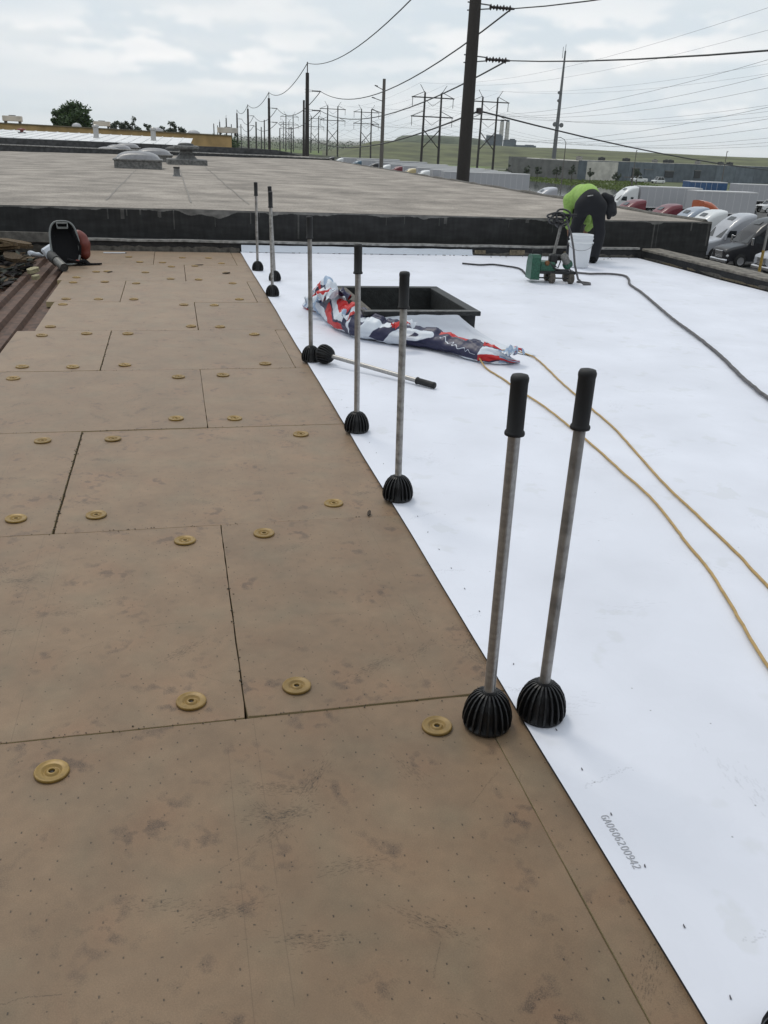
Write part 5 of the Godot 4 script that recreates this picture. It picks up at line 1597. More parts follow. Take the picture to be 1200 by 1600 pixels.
# ------------------------------------------------------------------ hatch curb, offcut and printed wrapper
func curb_and_wrapper() -> void:
	var t := thing("hatch_curb", "open black box curb of a roof hatch on the white sheet", "curb", Vector3(1.8, 0.005, -6.93))
	for e in [[Vector3(0, 0.095, 0.555), Vector3(0.86, 0.18, 0.05)], [Vector3(0, 0.095, -0.555), Vector3(0.86, 0.18, 0.05)], [Vector3(-0.405, 0.095, 0), Vector3(0.05, 0.18, 1.058)], [Vector3(0.405, 0.095, 0), Vector3(0.05, 0.18, 1.058)]]:
		var m := MB.new(); m.box(e[0], e[1], Basis.IDENTITY, 0.004)
		obj("side_board", m, M.curb_black, t)
	for e in [[Vector3(0, 0.19, 0.57), Vector3(0.92, 0.035, 0.085)], [Vector3(0, 0.19, -0.57), Vector3(0.92, 0.035, 0.085)], [Vector3(-0.42, 0.189, 0), Vector3(0.085, 0.034, 1.052)], [Vector3(0.42, 0.189, 0), Vector3(0.085, 0.034, 1.052)]]:
		var m := MB.new(); m.box(e[0], e[1], Basis.IDENTITY, 0.004)
		obj("rim_board", m, M.curb_wood if e[0].x < -0.3 else M.curb_black, t)
	var li := MB.new(); li.box(Vector3(0, 0.2095, 0.602), Vector3(0.9, 0.004, 0.012))
	obj("edge_strip", li, M.coping, t)
	var fl := MB.new(); fl.box(Vector3(0, 0.012, 0), Vector3(0.76, 0.012, 1.06))
	obj("bottom", fl, M.curb_wood, t)
	# pale sheet offcut against the front and left of the curb
	var f := FastNoiseLite.new(); f.seed = 19; f.frequency = 1.6; f.fractal_octaves = 3
	var P := []
	for i in 17:
		var k := i / 16.0
		var row := []
		for j in 60:
			var s := j / 59.0
			var x := lerpf(1.48, 2.42, s)
			var top := 0.172 if x < 2.08 else 0.172 * pow(1.0 - (x - 2.08) / 0.34, 1.9)
			top *= 0.8 + 0.2 * smoothstep(1.3, 1.7, x)
			var y := 0.016 + top * pow(k, 1.2)
			var z := lerpf(-6.12 + 0.02 * sin(x * 9.0), -6.318, pow(k, 0.55)) + lerpf(0.0, 0.42, smoothstep(2.08, 2.42, x)) * (1.0 - k * 0.2)
			row.append(Vector3(x + 0.06 * (1.0 - k) * s, y + 0.006 * f.get_noise_2d(x * 2.0, k), z + 0.01 * f.get_noise_2d(x * 2.0 + 9.0, k)))
		P.append(row)
	P.reverse()
	var ob := MB.new(); ob.grid(P)
	tag(obj("sheet_offcut", ob, M.sheet_plain), "pale sheet offcut leaning against the front of the hatch curb", "membrane")
	# wrapper: a crumpled printed plastic sleeve lying round the curb's corner
	var front := [Vector3(1.06, 0, -7.62), Vector3(1.124, 0, -7.103), Vector3(1.159, 0, -6.589), Vector3(1.291, 0, -6.24), Vector3(1.493, 0, -6.06), Vector3(1.699, 0, -5.926), Vector3(1.835, 0, -5.74), Vector3(1.97, 0, -5.506), Vector3(2.16, 0, -5.44), Vector3(2.27, 0, -5.47)]
	var hts := [0.05, 0.28, 0.24, 0.18, 0.205, 0.165, 0.13, 0.115, 0.12, 0.02]
	var wds := [0.04, 0.17, 0.16, 0.17, 0.20, 0.19, 0.20, 0.18, 0.15, 0.03]
	var cv := Curve3D.new()
	for i in front.size():
		var tan: Vector3 = (front[mini(i + 1, 9)] - front[maxi(i - 1, 0)]) * 0.17
		cv.add_point(front[i], -tan, tan)
	var L := cv.get_baked_length()
	var n := FastNoiseLite.new(); n.seed = 33; n.frequency = 5.0; n.fractal_octaves = 4; n.fractal_type = FastNoiseLite.FRACTAL_RIDGED
	var n2 := FastNoiseLite.new(); n2.seed = 34; n2.frequency = 2.6; n2.fractal_octaves = 2
	var W := []
	var NS := 230; var NT := 57
	for i in NS:
		var s := i / float(NS - 1)
		var c := cv.sample_baked(s * L)
		var c2 := cv.sample_baked(minf(s * L + 0.02, L)); var c1 := cv.sample_baked(maxf(s * L - 0.02, 0))
		var d := (c2 - c1).normalized()
		var inn := Vector3(d.z, 0, -d.x)
		if inn.dot(Vector3(1.8, 0, -6.9) - c) < 0: inn = -inn
		var fi := s * 9.0; var k := mini(int(fi), 8); var fr := smoothstep(0.0, 1.0, fi - k)
		var h: float = lerpf(hts[k], hts[k + 1], fr); var w: float = lerpf(wds[k], wds[k + 1], fr)
		h *= 1.0 + 0.18 * n2.get_noise_1d(s * 9.0) ; 
		var mid := c + inn * w * 0.5
		var row := []
		for j in NT:
			var a := TAU * j / (NT - 1)
			var x := -cos(a); var y := sin(a)
			var yy := h * 0.5 + y * h * 0.5
			var lean := 0.25 * w * (yy / maxf(h, 0.01))
			var p := mid + inn * (x * w * 0.5 * (1.0 - 0.25 * maxf(0, y)) + lean)
			p.y = yy
			var rd := (inn * x + Vector3.UP * y).normalized()
			var q := Vector3(s * 2.2, cos(a) * 0.22, sin(a) * 0.22)
			var end := smoothstep(0.0, 0.03, s) * smoothstep(1.0, 0.97, s)
			var knot := 1.0 + 1.2 * smoothstep(0.30, 0.1, s) + 0.8 * smoothstep(0.86, 0.95, s)
			p += rd * (n.get_noise_3dv(q) * 0.007 * knot + n2.get_noise_3dv(q * 1.6) * 0.016 * knot) * end
			p += d * n.get_noise_3dv(q + Vector3(7, 3, 1)) * 0.006 * knot
			p.y = maxf(p.y + 0.012, 0.0145 + 0.003 * sin(j * 2.0))
			row.append(p)
		W.append(row)
	var wb := MB.new(); wb.grid(W, true)
	# print runs along the sleeve (u) and over its front face (v)
	for i in wb.u.size():
		var o := wb.u[i]
		var a := o.x * TAU + PI * 0.5
		if i % 3 > 0 and a - PI * 0.5 > PI * 1.49: a -= TAU
		var up := a / PI
		if up > 1.6: up -= 2.0
		wb.u[i] = Vector2(o.y, 1.0 - clampf(up / 1.2, 0, 1))
	var wt := thing("plastic_wrapper", "crumpled navy, red and white printed plastic wrapper around the hatch curb", "wrapper")
	obj("sleeve", wb, M.wrap, wt)
	# loose torn flaps standing up from it
	for e in [[1.19, 0.23, -6.98, 0.10, 0.5, 0.05], [1.24, 0.26, -6.80, 0.09, -0.3, 0.12], [1.14, 0.16, -7.2, 0.10, 0.9, 0.08], [1.56, 0.20, -5.96, 0.075, 0.2, 0.30], [2.20, 0.11, -5.45, 0.07, 0.6, 0.95], [1.27, 0.17, -6.5, 0.08, 1.4, 0.02]]:
		var FP := []
		for i in 9:
			var row := []
			for j in 9:
				var u := i / 8.0 - 0.5; var v := j / 8.0 - 0.5
				var p: Vector3 = Vector3(u * 1.4, 0, v).rotated(Vector3.UP, e[4]) * e[3] * 1.5
				p.y = 0.75 * e[3] * (0.5 - absf(u)) + e[3] * 0.9 * n.get_noise_3d(u * 0.4 + e[0], v * 0.4, e[2])
				row.append(Vector3(e[0], e[1] - 0.04, e[2]) + p)
			FP.append(row)
		var fb := MB.new(); fb.grid(FP)
		for i in fb.u.size(): fb.u[i] = Vector2(e[5] + fb.u[i].x * 0.05, 0.2 + fb.u[i].y * 0.3)
		obj("torn_flap", fb, M.wrap, wt)

# ------------------------------------------------------------------ cords
func cord(called: String, label: String, pts: Array, r: float, m: Material, y := 0.0, wob := 0.003, category := "cord") -> Node:
	var cv := Curve3D.new()
	for i in pts.size():
		var a: Array = pts[maxi(i - 1, 0)]; var b: Array = pts[mini(i + 1, pts.size() - 1)]
		var tan := Vector3(b[0] - a[0], 0, b[1] - a[1]) * 0.17
		var yy: float = pts[i][2] if pts[i].size() > 2 else 0.0
		cv.add_point(Vector3(pts[i][0], y + r + 0.0125 + yy, pts[i][1]), -tan, tan)
	var out := []
	var L := cv.get_baked_length()
	var n := FastNoiseLite.new(); n.seed = called.hash() % 1000 + pts.size(); n.frequency = 2.2
	var k := int(L / 0.03)
	for i in k + 1:
		var p := cv.sample_baked(L * i / k, true)
		p += Vector3(n.get_noise_2d(i * 0.1, 1), 0, n.get_noise_2d(i * 0.1, 9)) * wob
		out.append(p)
	var mb := MB.new(); mb.tube(out, r, 8)
	return tag(obj(called, mb, m), label, category)

func cords() -> void:
	cord("extension_cord", "yellow-orange extension cord, the nearer of the two leaving the wrapper", [[2.06, -5.60, 0.05], [2.0, -5.55, 0.03], [1.978, -5.328], [1.993, -5.061], [2.0, -4.744], [2.015, -4.431], [2.003, -4.05], [1.987, -3.709], [1.958, -3.379], [1.936, -3.099], [1.896, -2.869], [1.83, -2.588], [1.797, -2.407], [1.744, -2.225], [1.669, -1.988], [1.612, -1.794], [1.52, -1.3], [1.5, -0.6]], 0.0056, M.cord_orange).set_meta("group", "yellow-orange extension cords")
	cord("extension_cord", "yellow-orange extension cord, the farther right of the two leaving the wrapper", [[2.2, -5.68, 0.03], [2.29, -5.857], [2.375, -5.832], [2.434, -5.669], [2.414, -5.389], [2.35, -4.972], [2.283, -4.407], [2.235, -3.993], [2.147, -3.55], [2.074, -3.18], [2.038, -2.91], [2.003, -2.667], [1.969, -2.448], [1.929, -2.242], [1.85, -1.6], [1.9, -0.6]], 0.0056, M.cord_orange).set_meta("group", "yellow-orange extension cords")
	cord("power_cable", "thick grey power cable running from the green machine to the right border", [[4.42, -9.42, 0.05], [4.5, -9.7, 0.01], [4.687, -9.9], [4.835, -9.804], [5.094, -9.819], [5.23, -9.671], [5.13, -9.366], [4.945, -8.983], [4.814, -8.504], [4.6, -7.847], [4.322, -7.001], [4.12, -6.301], [3.977, -5.84], [3.851, -5.473], [3.651, -4.943], [3.566, -4.678], [3.497, -4.449], [3.3, -3.6], [3.2, -2.4]], 0.0125, M.cord_grey, 0, 0.006)
	cord("black_strap", "flat black strap lying left of the green machine", [[3.5, -10.62], [3.7, -10.50], [3.862, -10.56], [4.016, -10.40], [4.10, -10.2], [4.0, -9.75]], 0.011, M.cord_black, 0, 0.01, "strap")

# ------------------------------------------------------------------ hot-air welding machine
func welder() -> void:
	var t := thing("welding_machine", "green hot-air welding machine on small wheels with upright handle", "machine", Vector3(4.05, 0.0125, -9.22), -0.14)
	var z2x := Basis(Vector3(0, 0, -1), Vector3(0, 1, 0), Vector3(1, 0, 0))
	var h := MB.new()
	h.prism(PackedVector2Array([Vector2(-0.13, 0.035), Vector2(-0.13, 0.27), Vector2(-0.10, 0.30), Vector2(0.02, 0.295), Vector2(0.075, 0.26), Vector2(0.105, 0.20), Vector2(0.115, 0.035)]), -0.23, -0.13, Transform3D(z2x, Vector3(0, 0, 0.0)))
	obj("side_cover", h, M.green_paint, t)
	var hb := MB.new()
	hb.box(Vector3(-0.04, 0.16, 0.0), Vector3(0.19, 0.13, 0.2), Basis.IDENTITY, 0.02)
	obj("motor_housing", hb, M.green_paint, t)
	var br := MB.new()
	br.lathe([Vector2(0.024, 0), Vector2(0.028, 0.02), Vector2(0.028, 0.045), Vector2(0.018, 0.055), Vector2(0, 0.055)], 14, Transform3D(Basis.from_euler(Vector3(1.2, 0, 0)), Vector3(-0.05, 0.2, 0.06)))
	obj("brass_motor_end", br, M.brass, t)
	var lh := MB.new()
	lh.tube([Vector3(-0.2, 0.29, 0.0), Vector3(-0.2, 0.335, 0.0), Vector3(-0.1, 0.335, 0.0), Vector3(-0.1, 0.26, 0.0)], 0.009, 8)
	obj("carry_handle", lh, M.machine_dark, t)
	var ch := MB.new()
	ch.bar(Vector3(-0.13, 0.115, 0.10), Vector3(0.28, 0.115, 0.10), 0.03, 0.03, 0.004); ch.bar(Vector3(-0.13, 0.115, -0.10), Vector3(0.28, 0.115, -0.10), 0.03, 0.03, 0.004)
	ch.bar(Vector3(0.27, 0.115, -0.1), Vector3(0.27, 0.115, 0.1), 0.03, 0.03, 0.004); ch.tube([Vector3(-0.12, 0.055, 0.09), Vector3(0.27, 0.055, 0.09)], 0.008, 8)
	ch.box(Vector3(0.03, 0.25, 0.02), Vector3(0.09, 0.11, 0.09), Basis.IDENTITY, 0.015); ch.box(Vector3(0.12, 0.265, 0.0), Vector3(0.12, 0.06, 0.06), Basis.IDENTITY, 0.012); ch.bar(Vector3(0.03, 0.12, 0), Vector3(0.03, 0.25, 0), 0.04, 0.05)
	obj("chassis", ch, M.machine_dark, t)
	for e in [Vector3(0.02, 0.055, 0.1), Vector3(0.235, 0.055, 0.1), Vector3(0.02, 0.055, -0.1), Vector3(0.235, 0.055, -0.1)]:
		var w := MB.new()
		w.lathe([Vector2(0, -0.03), Vector2(0.045, -0.03), Vector2(0.055, -0.022), Vector2(0.055, 0.022), Vector2(0.045, 0.03), Vector2(0, 0.03)], 18, Transform3D(Basis(Vector3(0, 1, 0), Vector3(1, 0, 0), Vector3(0, 0, -1)), e))
		obj("wheel", w, M.curb_wood, t)
	var tb := Transform3D(Basis.from_euler(Vector3(0.5, 0, 0.55)), Vector3(0.235, 0.135, 0.04))
	var b1 := MB.new(); b1.lathe([Vector2(0, 0), Vector2(0.012, 0.0), Vector2(0.014, 0.05), Vector2(0.03, 0.07)], 14, tb)
	obj("nozzle", b1, M.chrome, t)
	var b2 := MB.new(); b2.lathe([Vector2(0.03, 0.06), Vector2(0.052, 0.07), Vector2(0.055, 0.08), Vector2(0.055, 0.11), Vector2(0.045, 0.125)], 16, tb)
	obj("blower_ring", b2, M.green_paint, t)
	var b3 := MB.new(); b3.lathe([Vector2(0.042, 0.12), Vector2(0.042, 0.21), Vector2(0.034, 0.23), Vector2(0, 0.235)], 16, tb)
	obj("heater_tube", b3, M.machine_grey, t)
	var po := MB.new(); po.bar(Vector3(0.03, 0.27, 0.02), Vector3(0.105, 0.70, -0.03), 0.034, 0.026, 0.004)
	obj("handle_post", po, M.machine_grey, t)
	var hb2 := MB.new(); hb2.tube([Vector3(-0.02, 0.71, -0.03), Vector3(0.25, 0.715, -0.02)], 0.016, 10)
	obj("handle_bar", hb2, M.grip, t)
	var co := MB.new()
	for i in 6:
		var pts := []
		for j in 21:
			var a := TAU * j / 20.0
			pts.append(Vector3(0.06 + 0.035 * sin(i * 2.1) + cos(a) * (0.055 + 0.022 * (i % 3)), 0.675 + 0.03 * sin(i * 3.7) + sin(a) * (0.05 + 0.025 * sin(i * 1.9)), 0.014 * i - 0.05 + 0.05 * sin(a * 2 + i * 1.7)))
		co.tube(pts, 0.0105, 7, false)
	obj("cable_coil", co, M.cord_black, t)
	var fc := MB.new()
	fc.tube([Vector3(0.13, 0.65, 0.05), Vector3(0.19, 0.52, 0.07), Vector3(0.235, 0.36, 0.08), Vector3(0.26, 0.2, 0.11), Vector3(0.30, 0.06, 0.16), Vector3(0.36, 0.0125, 0.2), Vector3(0.44, 0.0125, 0.17), Vector3(0.46, 0.0125, 0.1), Vector3(0.40, 0.0125, 0.04), Vector3(0.33, 0.0125, 0.02)], 0.0115, 8)
	obj("feed_cable", fc, M.cord_grey, t)
	var hc := MB.new()
	hc.tube([Vector3(-0.02, 0.22, 0.08), Vector3(0.04, 0.16, 0.13), Vector3(0.12, 0.145, 0.13), Vector3(0.2, 0.14, 0.1)], 0.009, 7)
	hc.tube([Vector3(0.03, 0.19, 0.1), Vector3(0.07, 0.17, 0.12), Vector3(0.1, 0.24, 0.09)], 0.007, 7)
	obj("lead", hc, M.cord_black, t)

func bucket() -> void:
	var t := thing("white_bucket", "white plastic bucket with wire bail beside the worker's feet", "bucket", Vector3(5.02, 0.0125, -10.52), -0.45)
	var b := MB.new()
	b.lathe([Vector2(0, 0), Vector2(0.122, 0), Vector2(0.126, 0.006), Vector2(0.142, 0.29), Vector2(0.150, 0.292), Vector2(0.150, 0.315), Vector2(0.1435, 0.318), Vector2(0.1445, 0.345), Vector2(0.152, 0.347), Vector2(0.152, 0.362), Vector2(0.146, 0.364), Vector2(0.147, 0.392), Vector2(0.150, 0.396), Vector2(0.146, 0.400), Vector2(0.140, 0.392), Vector2(0.122, 0.02), Vector2(0, 0.02)], 36)
	obj("body", b, M.bucket, t)
	var w := MB.new()
	var pts := []
	for i in 17:
		var a := PI * i / 16.0
		pts.append(Vector3(cos(a) * 0.152, 0.30 - sin(a) * 0.085, 0.02 + sin(a) * 0.150))
	w.tube(pts, 0.0028, 6)
	obj("bail", w, M.wire_grey, t)
	for s in [-1, 1]:
		var e := MB.new(); e.lathe([Vector2(0.014, 0), Vector2(0.012, 0.012), Vector2(0, 0.014)], 10, Transform3D(Basis(Vector3(0, s, 0), Vector3(s, 0, 0), Vector3(0, 0, 1)), Vector3(s * 0.146, 0.302, 0.0)))
		obj("bail_ear", e, M.bucket, t)

# ------------------------------------------------------------------ person
func smin(a: float, b: float, k: float) -> float:
	var h := maxf(k - absf(a - b), 0.0) / k
	return minf(a, b) - h * h * k * 0.25

func field(p: Vector3, bones: Array, k: float) -> float:
	var d := 1e9
	for e in bones:
		var a: Vector3 = e[0]; var ab: Vector3 = e[1] - a
		var t := clampf((p - a).dot(ab) / maxf(ab.length_squared(), 1e-9), 0, 1)
		var q := p.distance_to(a + ab * t) - lerpf(e[2], e[3], t)
		d = q if d > 1e8 else smin(d, q, k)
	return d

func nets(mb: MB, bones: Array, cell: float, k: float) -> void:
	var lo := Vector3.ONE * 1e9; var hi := -lo
	for e in bones:
		for i in 2:
			var r: Vector3 = Vector3.ONE * (e[2 + i] + cell * 2.5 + k * 0.3)
			lo = lo.min(e[i] - r); hi = hi.max(e[i] + r)
	var n := Vector3i(((hi - lo) / cell).ceil()) + Vector3i.ONE
	var F := PackedFloat32Array(); F.resize(n.x * n.y * n.z); F.fill(1.0)
	# visit only the corners near some bone
	for e in bones:
		var r: float = maxf(e[2], e[3]) + cell * 2.0 + k * 0.3
		var l := Vector3i(((e[0].min(e[1]) - Vector3.ONE * r - lo) / cell).floor()).clamp(Vector3i.ZERO, n - Vector3i.ONE)
		var h := Vector3i(((e[0].max(e[1]) + Vector3.ONE * r - lo) / cell).ceil()).clamp(Vector3i.ZERO, n - Vector3i.ONE)
		for z in range(l.z, h.z + 1):
			for y in range(l.y, h.y + 1):
				for x in range(l.x, h.x + 1):
					var i := (z * n.y + y) * n.x + x
					if F[i] == 1.0: F[i] = minf(field(lo + Vector3(x, y, z) * cell, bones, k), 0.99)
	var at := {}
	var V := []; var N := []
	var co := [Vector3i(0, 0, 0), Vector3i(1, 0, 0), Vector3i(0, 1, 0), Vector3i(1, 1, 0), Vector3i(0, 0, 1), Vector3i(1, 0, 1), Vector3i(0, 1, 1), Vector3i(1, 1, 1)]
	var eg := [[0, 1], [2, 3], [4, 5], [6, 7], [0, 2], [1, 3], [4, 6], [5, 7], [0, 4], [1, 5], [2, 6], [3, 7]]
	for z in n.z - 1:
		for y in n.y - 1:
			for x in n.x - 1:
				var i := (z * n.y + y) * n.x + x
				var f := [F[i], F[i + 1], F[i + n.x], F[i + n.x + 1], F[i + n.x * n.y], F[i + n.x * n.y + 1], F[i + n.x * n.y + n.x], F[i + n.x * n.y + n.x + 1]]
				var neg := 0
				for q in f: neg += 1 if q < 0 else 0
				if neg == 0 or neg == 8: continue
				var s := Vector3.ZERO; var c := 0
				for e in eg:
					var a: float = f[e[0]]; var b: float = f[e[1]]
					if (a < 0) != (b < 0):
						s += Vector3(co[e[0]]).lerp(Vector3(co[e[1]]), a / (a - b)); c += 1
				var p := lo + (Vector3(x, y, z) + s / c) * cell
				at[i] = V.size()
				V.append(p)
				var h := cell * 0.5
				N.append(Vector3(field(p + Vector3(h, 0, 0), bones, k) - field(p - Vector3(h, 0, 0), bones, k), field(p + Vector3(0, h, 0), bones, k) - field(p - Vector3(0, h, 0), bones, k), field(p + Vector3(0, 0, h), bones, k) - field(p - Vector3(0, 0, h), bones, k)).normalized())
	var st := [1, n.x, n.x * n.y]
	for z in range(1, n.z - 1):
		for y in range(1, n.y - 1):
			for x in range(1, n.x - 1):
				var i := (z * n.y + y) * n.x + x
				for ax in 3:
					if (F[i] < 0) == (F[i + st[ax]] < 0): continue
					var u: int = st[(ax + 1) % 3]; var w: int = st[(ax + 2) % 3]
					var q := [i, i - u, i - u - w, i - w]
					if not (at.has(q[0]) and at.has(q[1]) and at.has(q[2]) and at.has(q[3])): continue
					if F[i] >= 0: q.reverse()
					var v0: int = at[q[0]]; var v1: int = at[q[1]]; var v2: int = at[q[2]]; var v3: int = at[q[3]]
					mb.tri(V[v0], V[v2], V[v1], N[v0], N[v2], N[v1]); mb.tri(V[v0], V[v3], V[v2], N[v0], N[v3], N[v2])

func grown(bones: Array, by: float) -> Array:
	var out := []
	for e in bones: out.append([e[0], e[1], e[2] + by, e[3] + by])
	return out

func person() -> void:
	var t := thing("person", "worker in lime shirt and black trousers bent over, back to the camera", "person", Vector3(5.43, 0.0125, -10.95), deg_to_rad(-27.7))
	var ra := Vector3(0.0, 0.085, 0.0); var rk := Vector3(0.035, 0.45, -0.06); var rh := Vector3(-0.02, 0.86, 0.02)
	var la := Vector3(-0.30, 0.085, -0.10); var lk := Vector3(-0.295, 0.45, -0.16); var lh := Vector3(-0.21, 0.86, 0.0)
	var pel := Vector3(-0.115, 0.93, 0.0); var waist := Vector3(-0.18, 1.02, -0.14); var chest := Vector3(-0.27, 0.99, -0.36); var neck := Vector3(-0.33, 0.90, -0.52); var head := Vector3(-0.37, 0.77, -0.62)
	var ls := Vector3(-0.415, 0.92, -0.36); var le := Vector3(-0.43, 0.66, -0.36); var lw := Vector3(-0.385, 0.44, -0.42)
	var rs := Vector3(-0.13, 0.88, -0.50); var re := Vector3(-0.06, 0.62, -0.48); var rw := Vector3(-0.16, 0.42, -0.55)
	var low := func(p: Vector3) -> Vector3: return Vector3(p.x, 0.085 + (p.y - 0.085) * 0.80, p.z)
	rk = low.call(rk); rh = low.call(rh); lk = low.call(lk); lh = low.call(lh); pel = low.call(pel); waist = low.call(waist); chest = low.call(chest); neck = low.call(neck); head = low.call(head)
	ls = low.call(ls); le = low.call(le); lw = low.call(lw); rs = low.call(rs); re = low.call(re); rw = low.call(rw)
	var legs := [[rh, rk, 0.092, 0.062], [rk, ra, 0.062, 0.042], [lh, lk, 0.092, 0.062], [lk, la, 0.066, 0.042], [rh, pel, 0.105, 0.115], [lh, pel, 0.105, 0.115], [ra, ra + Vector3(-0.02, -0.045, -0.14), 0.042, 0.036], [la, la + Vector3(-0.02, -0.045, -0.14), 0.042, 0.036]]
	var torso := [[pel, waist, 0.122, 0.115], [waist, chest, 0.115, 0.12], [chest, neck, 0.115, 0.06], [chest, ls, 0.11, 0.07], [chest, rs, 0.11, 0.07]]
	var arms := [[ls, le, 0.056, 0.043], [le, lw, 0.042, 0.028], [rs, re, 0.056, 0.043], [re, rw, 0.042, 0.028]]
	var heads := [[neck, head, 0.055, 0.075], [head, head + Vector3(-0.015, -0.08, -0.05), 0.092, 0.075], [head + Vector3(-0.03, -0.06, -0.12), head + Vector3(-0.035, -0.085, -0.135), 0.018, 0.014]]
	var hands := []
	for e in [[lw, Vector3(0.02, -0.07, 0.0)], [rw, Vector3(-0.01, -0.07, 0.0)]]:
		var w: Vector3 = e[0]; var d: Vector3 = e[1]
		hands.append([w, w + d, 0.028, 0.032])
		for i in 4:
			var s := Vector3(0.0, 0, 0.022 * (i - 1.5))
			var l: float = [0.062, 0.074, 0.070, 0.054][i]
			hands.append([w + d + s, w + d + s + Vector3(0.008, -l * 0.6, 0), 0.0105, 0.0095]); hands.append([w + d + s + Vector3(0.008, -l * 0.6, 0), w + d + s + Vector3(0.03, -l, 0), 0.0095, 0.008])
		hands.append([w + d * 0.3 + Vector3(0.01, 0, 0.025), w + d * 0.9 + Vector3(0.025, -0.01, 0.055), 0.013, 0.010])
	var skin := mat(C(0.22, 0.12, 0.075), 0.6); skin.subsurf_scatter_enabled = true; skin.subsurf_scatter_strength = 0.05
	var b := MB.new()
	nets(b, legs + torso + arms + heads, 0.022, 0.05)
	nets(b, hands, 0.008, 0.008)
	obj("body", b, skin, t)
	var tr := MB.new()
	nets(tr, grown(legs.slice(0, 6), 0.006) + [[rk + Vector3(0, -0.1, 0.01), ra + Vector3(0, -0.03, 0.012), 0.07, 0.066], [lk + Vector3(0, -0.1, 0.01), la + Vector3(0, -0.03, 0.012), 0.07, 0.066], [pel, pel + Vector3(-0.03, 0.04, -0.05), 0.134, 0.13]], 0.02, 0.045)
	var cloth := mat(C(0.011, 0.012, 0.016), 0.9, 0, "fine", 5.0); cloth.rim_enabled = true; cloth.rim = 0.15
	obj("trousers", tr, cloth, t)
	var sh := MB.new()
	nets(sh, [[pel + Vector3(-0.045, 0.055, -0.08), waist, 0.137, 0.132], [waist, chest, 0.132, 0.138], [chest, neck, 0.132, 0.08], [chest, ls, 0.12, 0.088], [chest, rs, 0.12, 0.088], [ls, le, 0.068, 0.058], [le, le.lerp(lw, 0.8), 0.056, 0.044], [rs, re, 0.068, 0.058], [re, re.lerp(rw, 0.8), 0.056, 0.044], [chest + Vector3(0.05, -0.1, 0.0), chest + Vector3(0.11, -0.30, 0.05), 0.11, 0.06]], 0.02, 0.05)
	var lime := mat(C(0.33, 0.52, 0.13), 0.9, 0, "mottle_soft", 4.0); lime.rim_enabled = true; lime.rim = 0.2
	obj("shirt", sh, lime, t)
	var ha := MB.new()
	nets(ha, [[head + Vector3(0.0, 0.03, 0.015), head + Vector3(-0.01, -0.05, 0.0), 0.098, 0.085]], 0.014, 0.02)
	obj("hair", ha, mat(C(0.012, 0.010, 0.009), 0.8), t)
	for a in [ra, la]:
		var s := MB.new()
		nets(s, [[a + Vector3(0.0, -0.035, 0.035), a + Vector3(-0.01, -0.045, -0.06), 0.052, 0.048], [a + Vector3(-0.01, -0.045, -0.06), a + Vector3(-0.03, -0.052, -0.17), 0.048, 0.036], [a + Vector3(0, -0.02, 0.01), a + Vector3(0, 0.03, 0.01), 0.05, 0.052]], 0.013, 0.02)
		obj("boot", s, M.blower_black, t)
	var bg := MB.new()
	nets(bg, [[Vector3(0.04, 0.83, -0.05), Vector3(0.12, 0.80, -0.05), 0.055, 0.05], [Vector3(0.11, 0.80, -0.05), Vector3(0.14, 0.66, -0.05), 0.05, 0.055], [Vector3(0.16, 0.74, -0.1), Vector3(0.17, 0.64, -0.1), 0.045, 0.055], [Vector3(0.11, 0.66, 0.0), Vector3(0.17, 0.65, -0.06), 0.04, 0.045], [Vector3(0.12, 0.70, -0.02), Vector3(0.13, 0.58, -0.02), 0.035, 0.03]], 0.016, 0.03)
	var go := obj("waist_bag", bg, cloth, t)
	go.set_meta("label", "bulging black bag hanging at the right hip")
	var bl := MB.new(); bl.bar(Vector3(-0.17, 0.835, 0.15), Vector3(-0.10, 0.85, 0.16), 0.006, 0.014)
	obj("belt_loop", bl, M.coping, t)

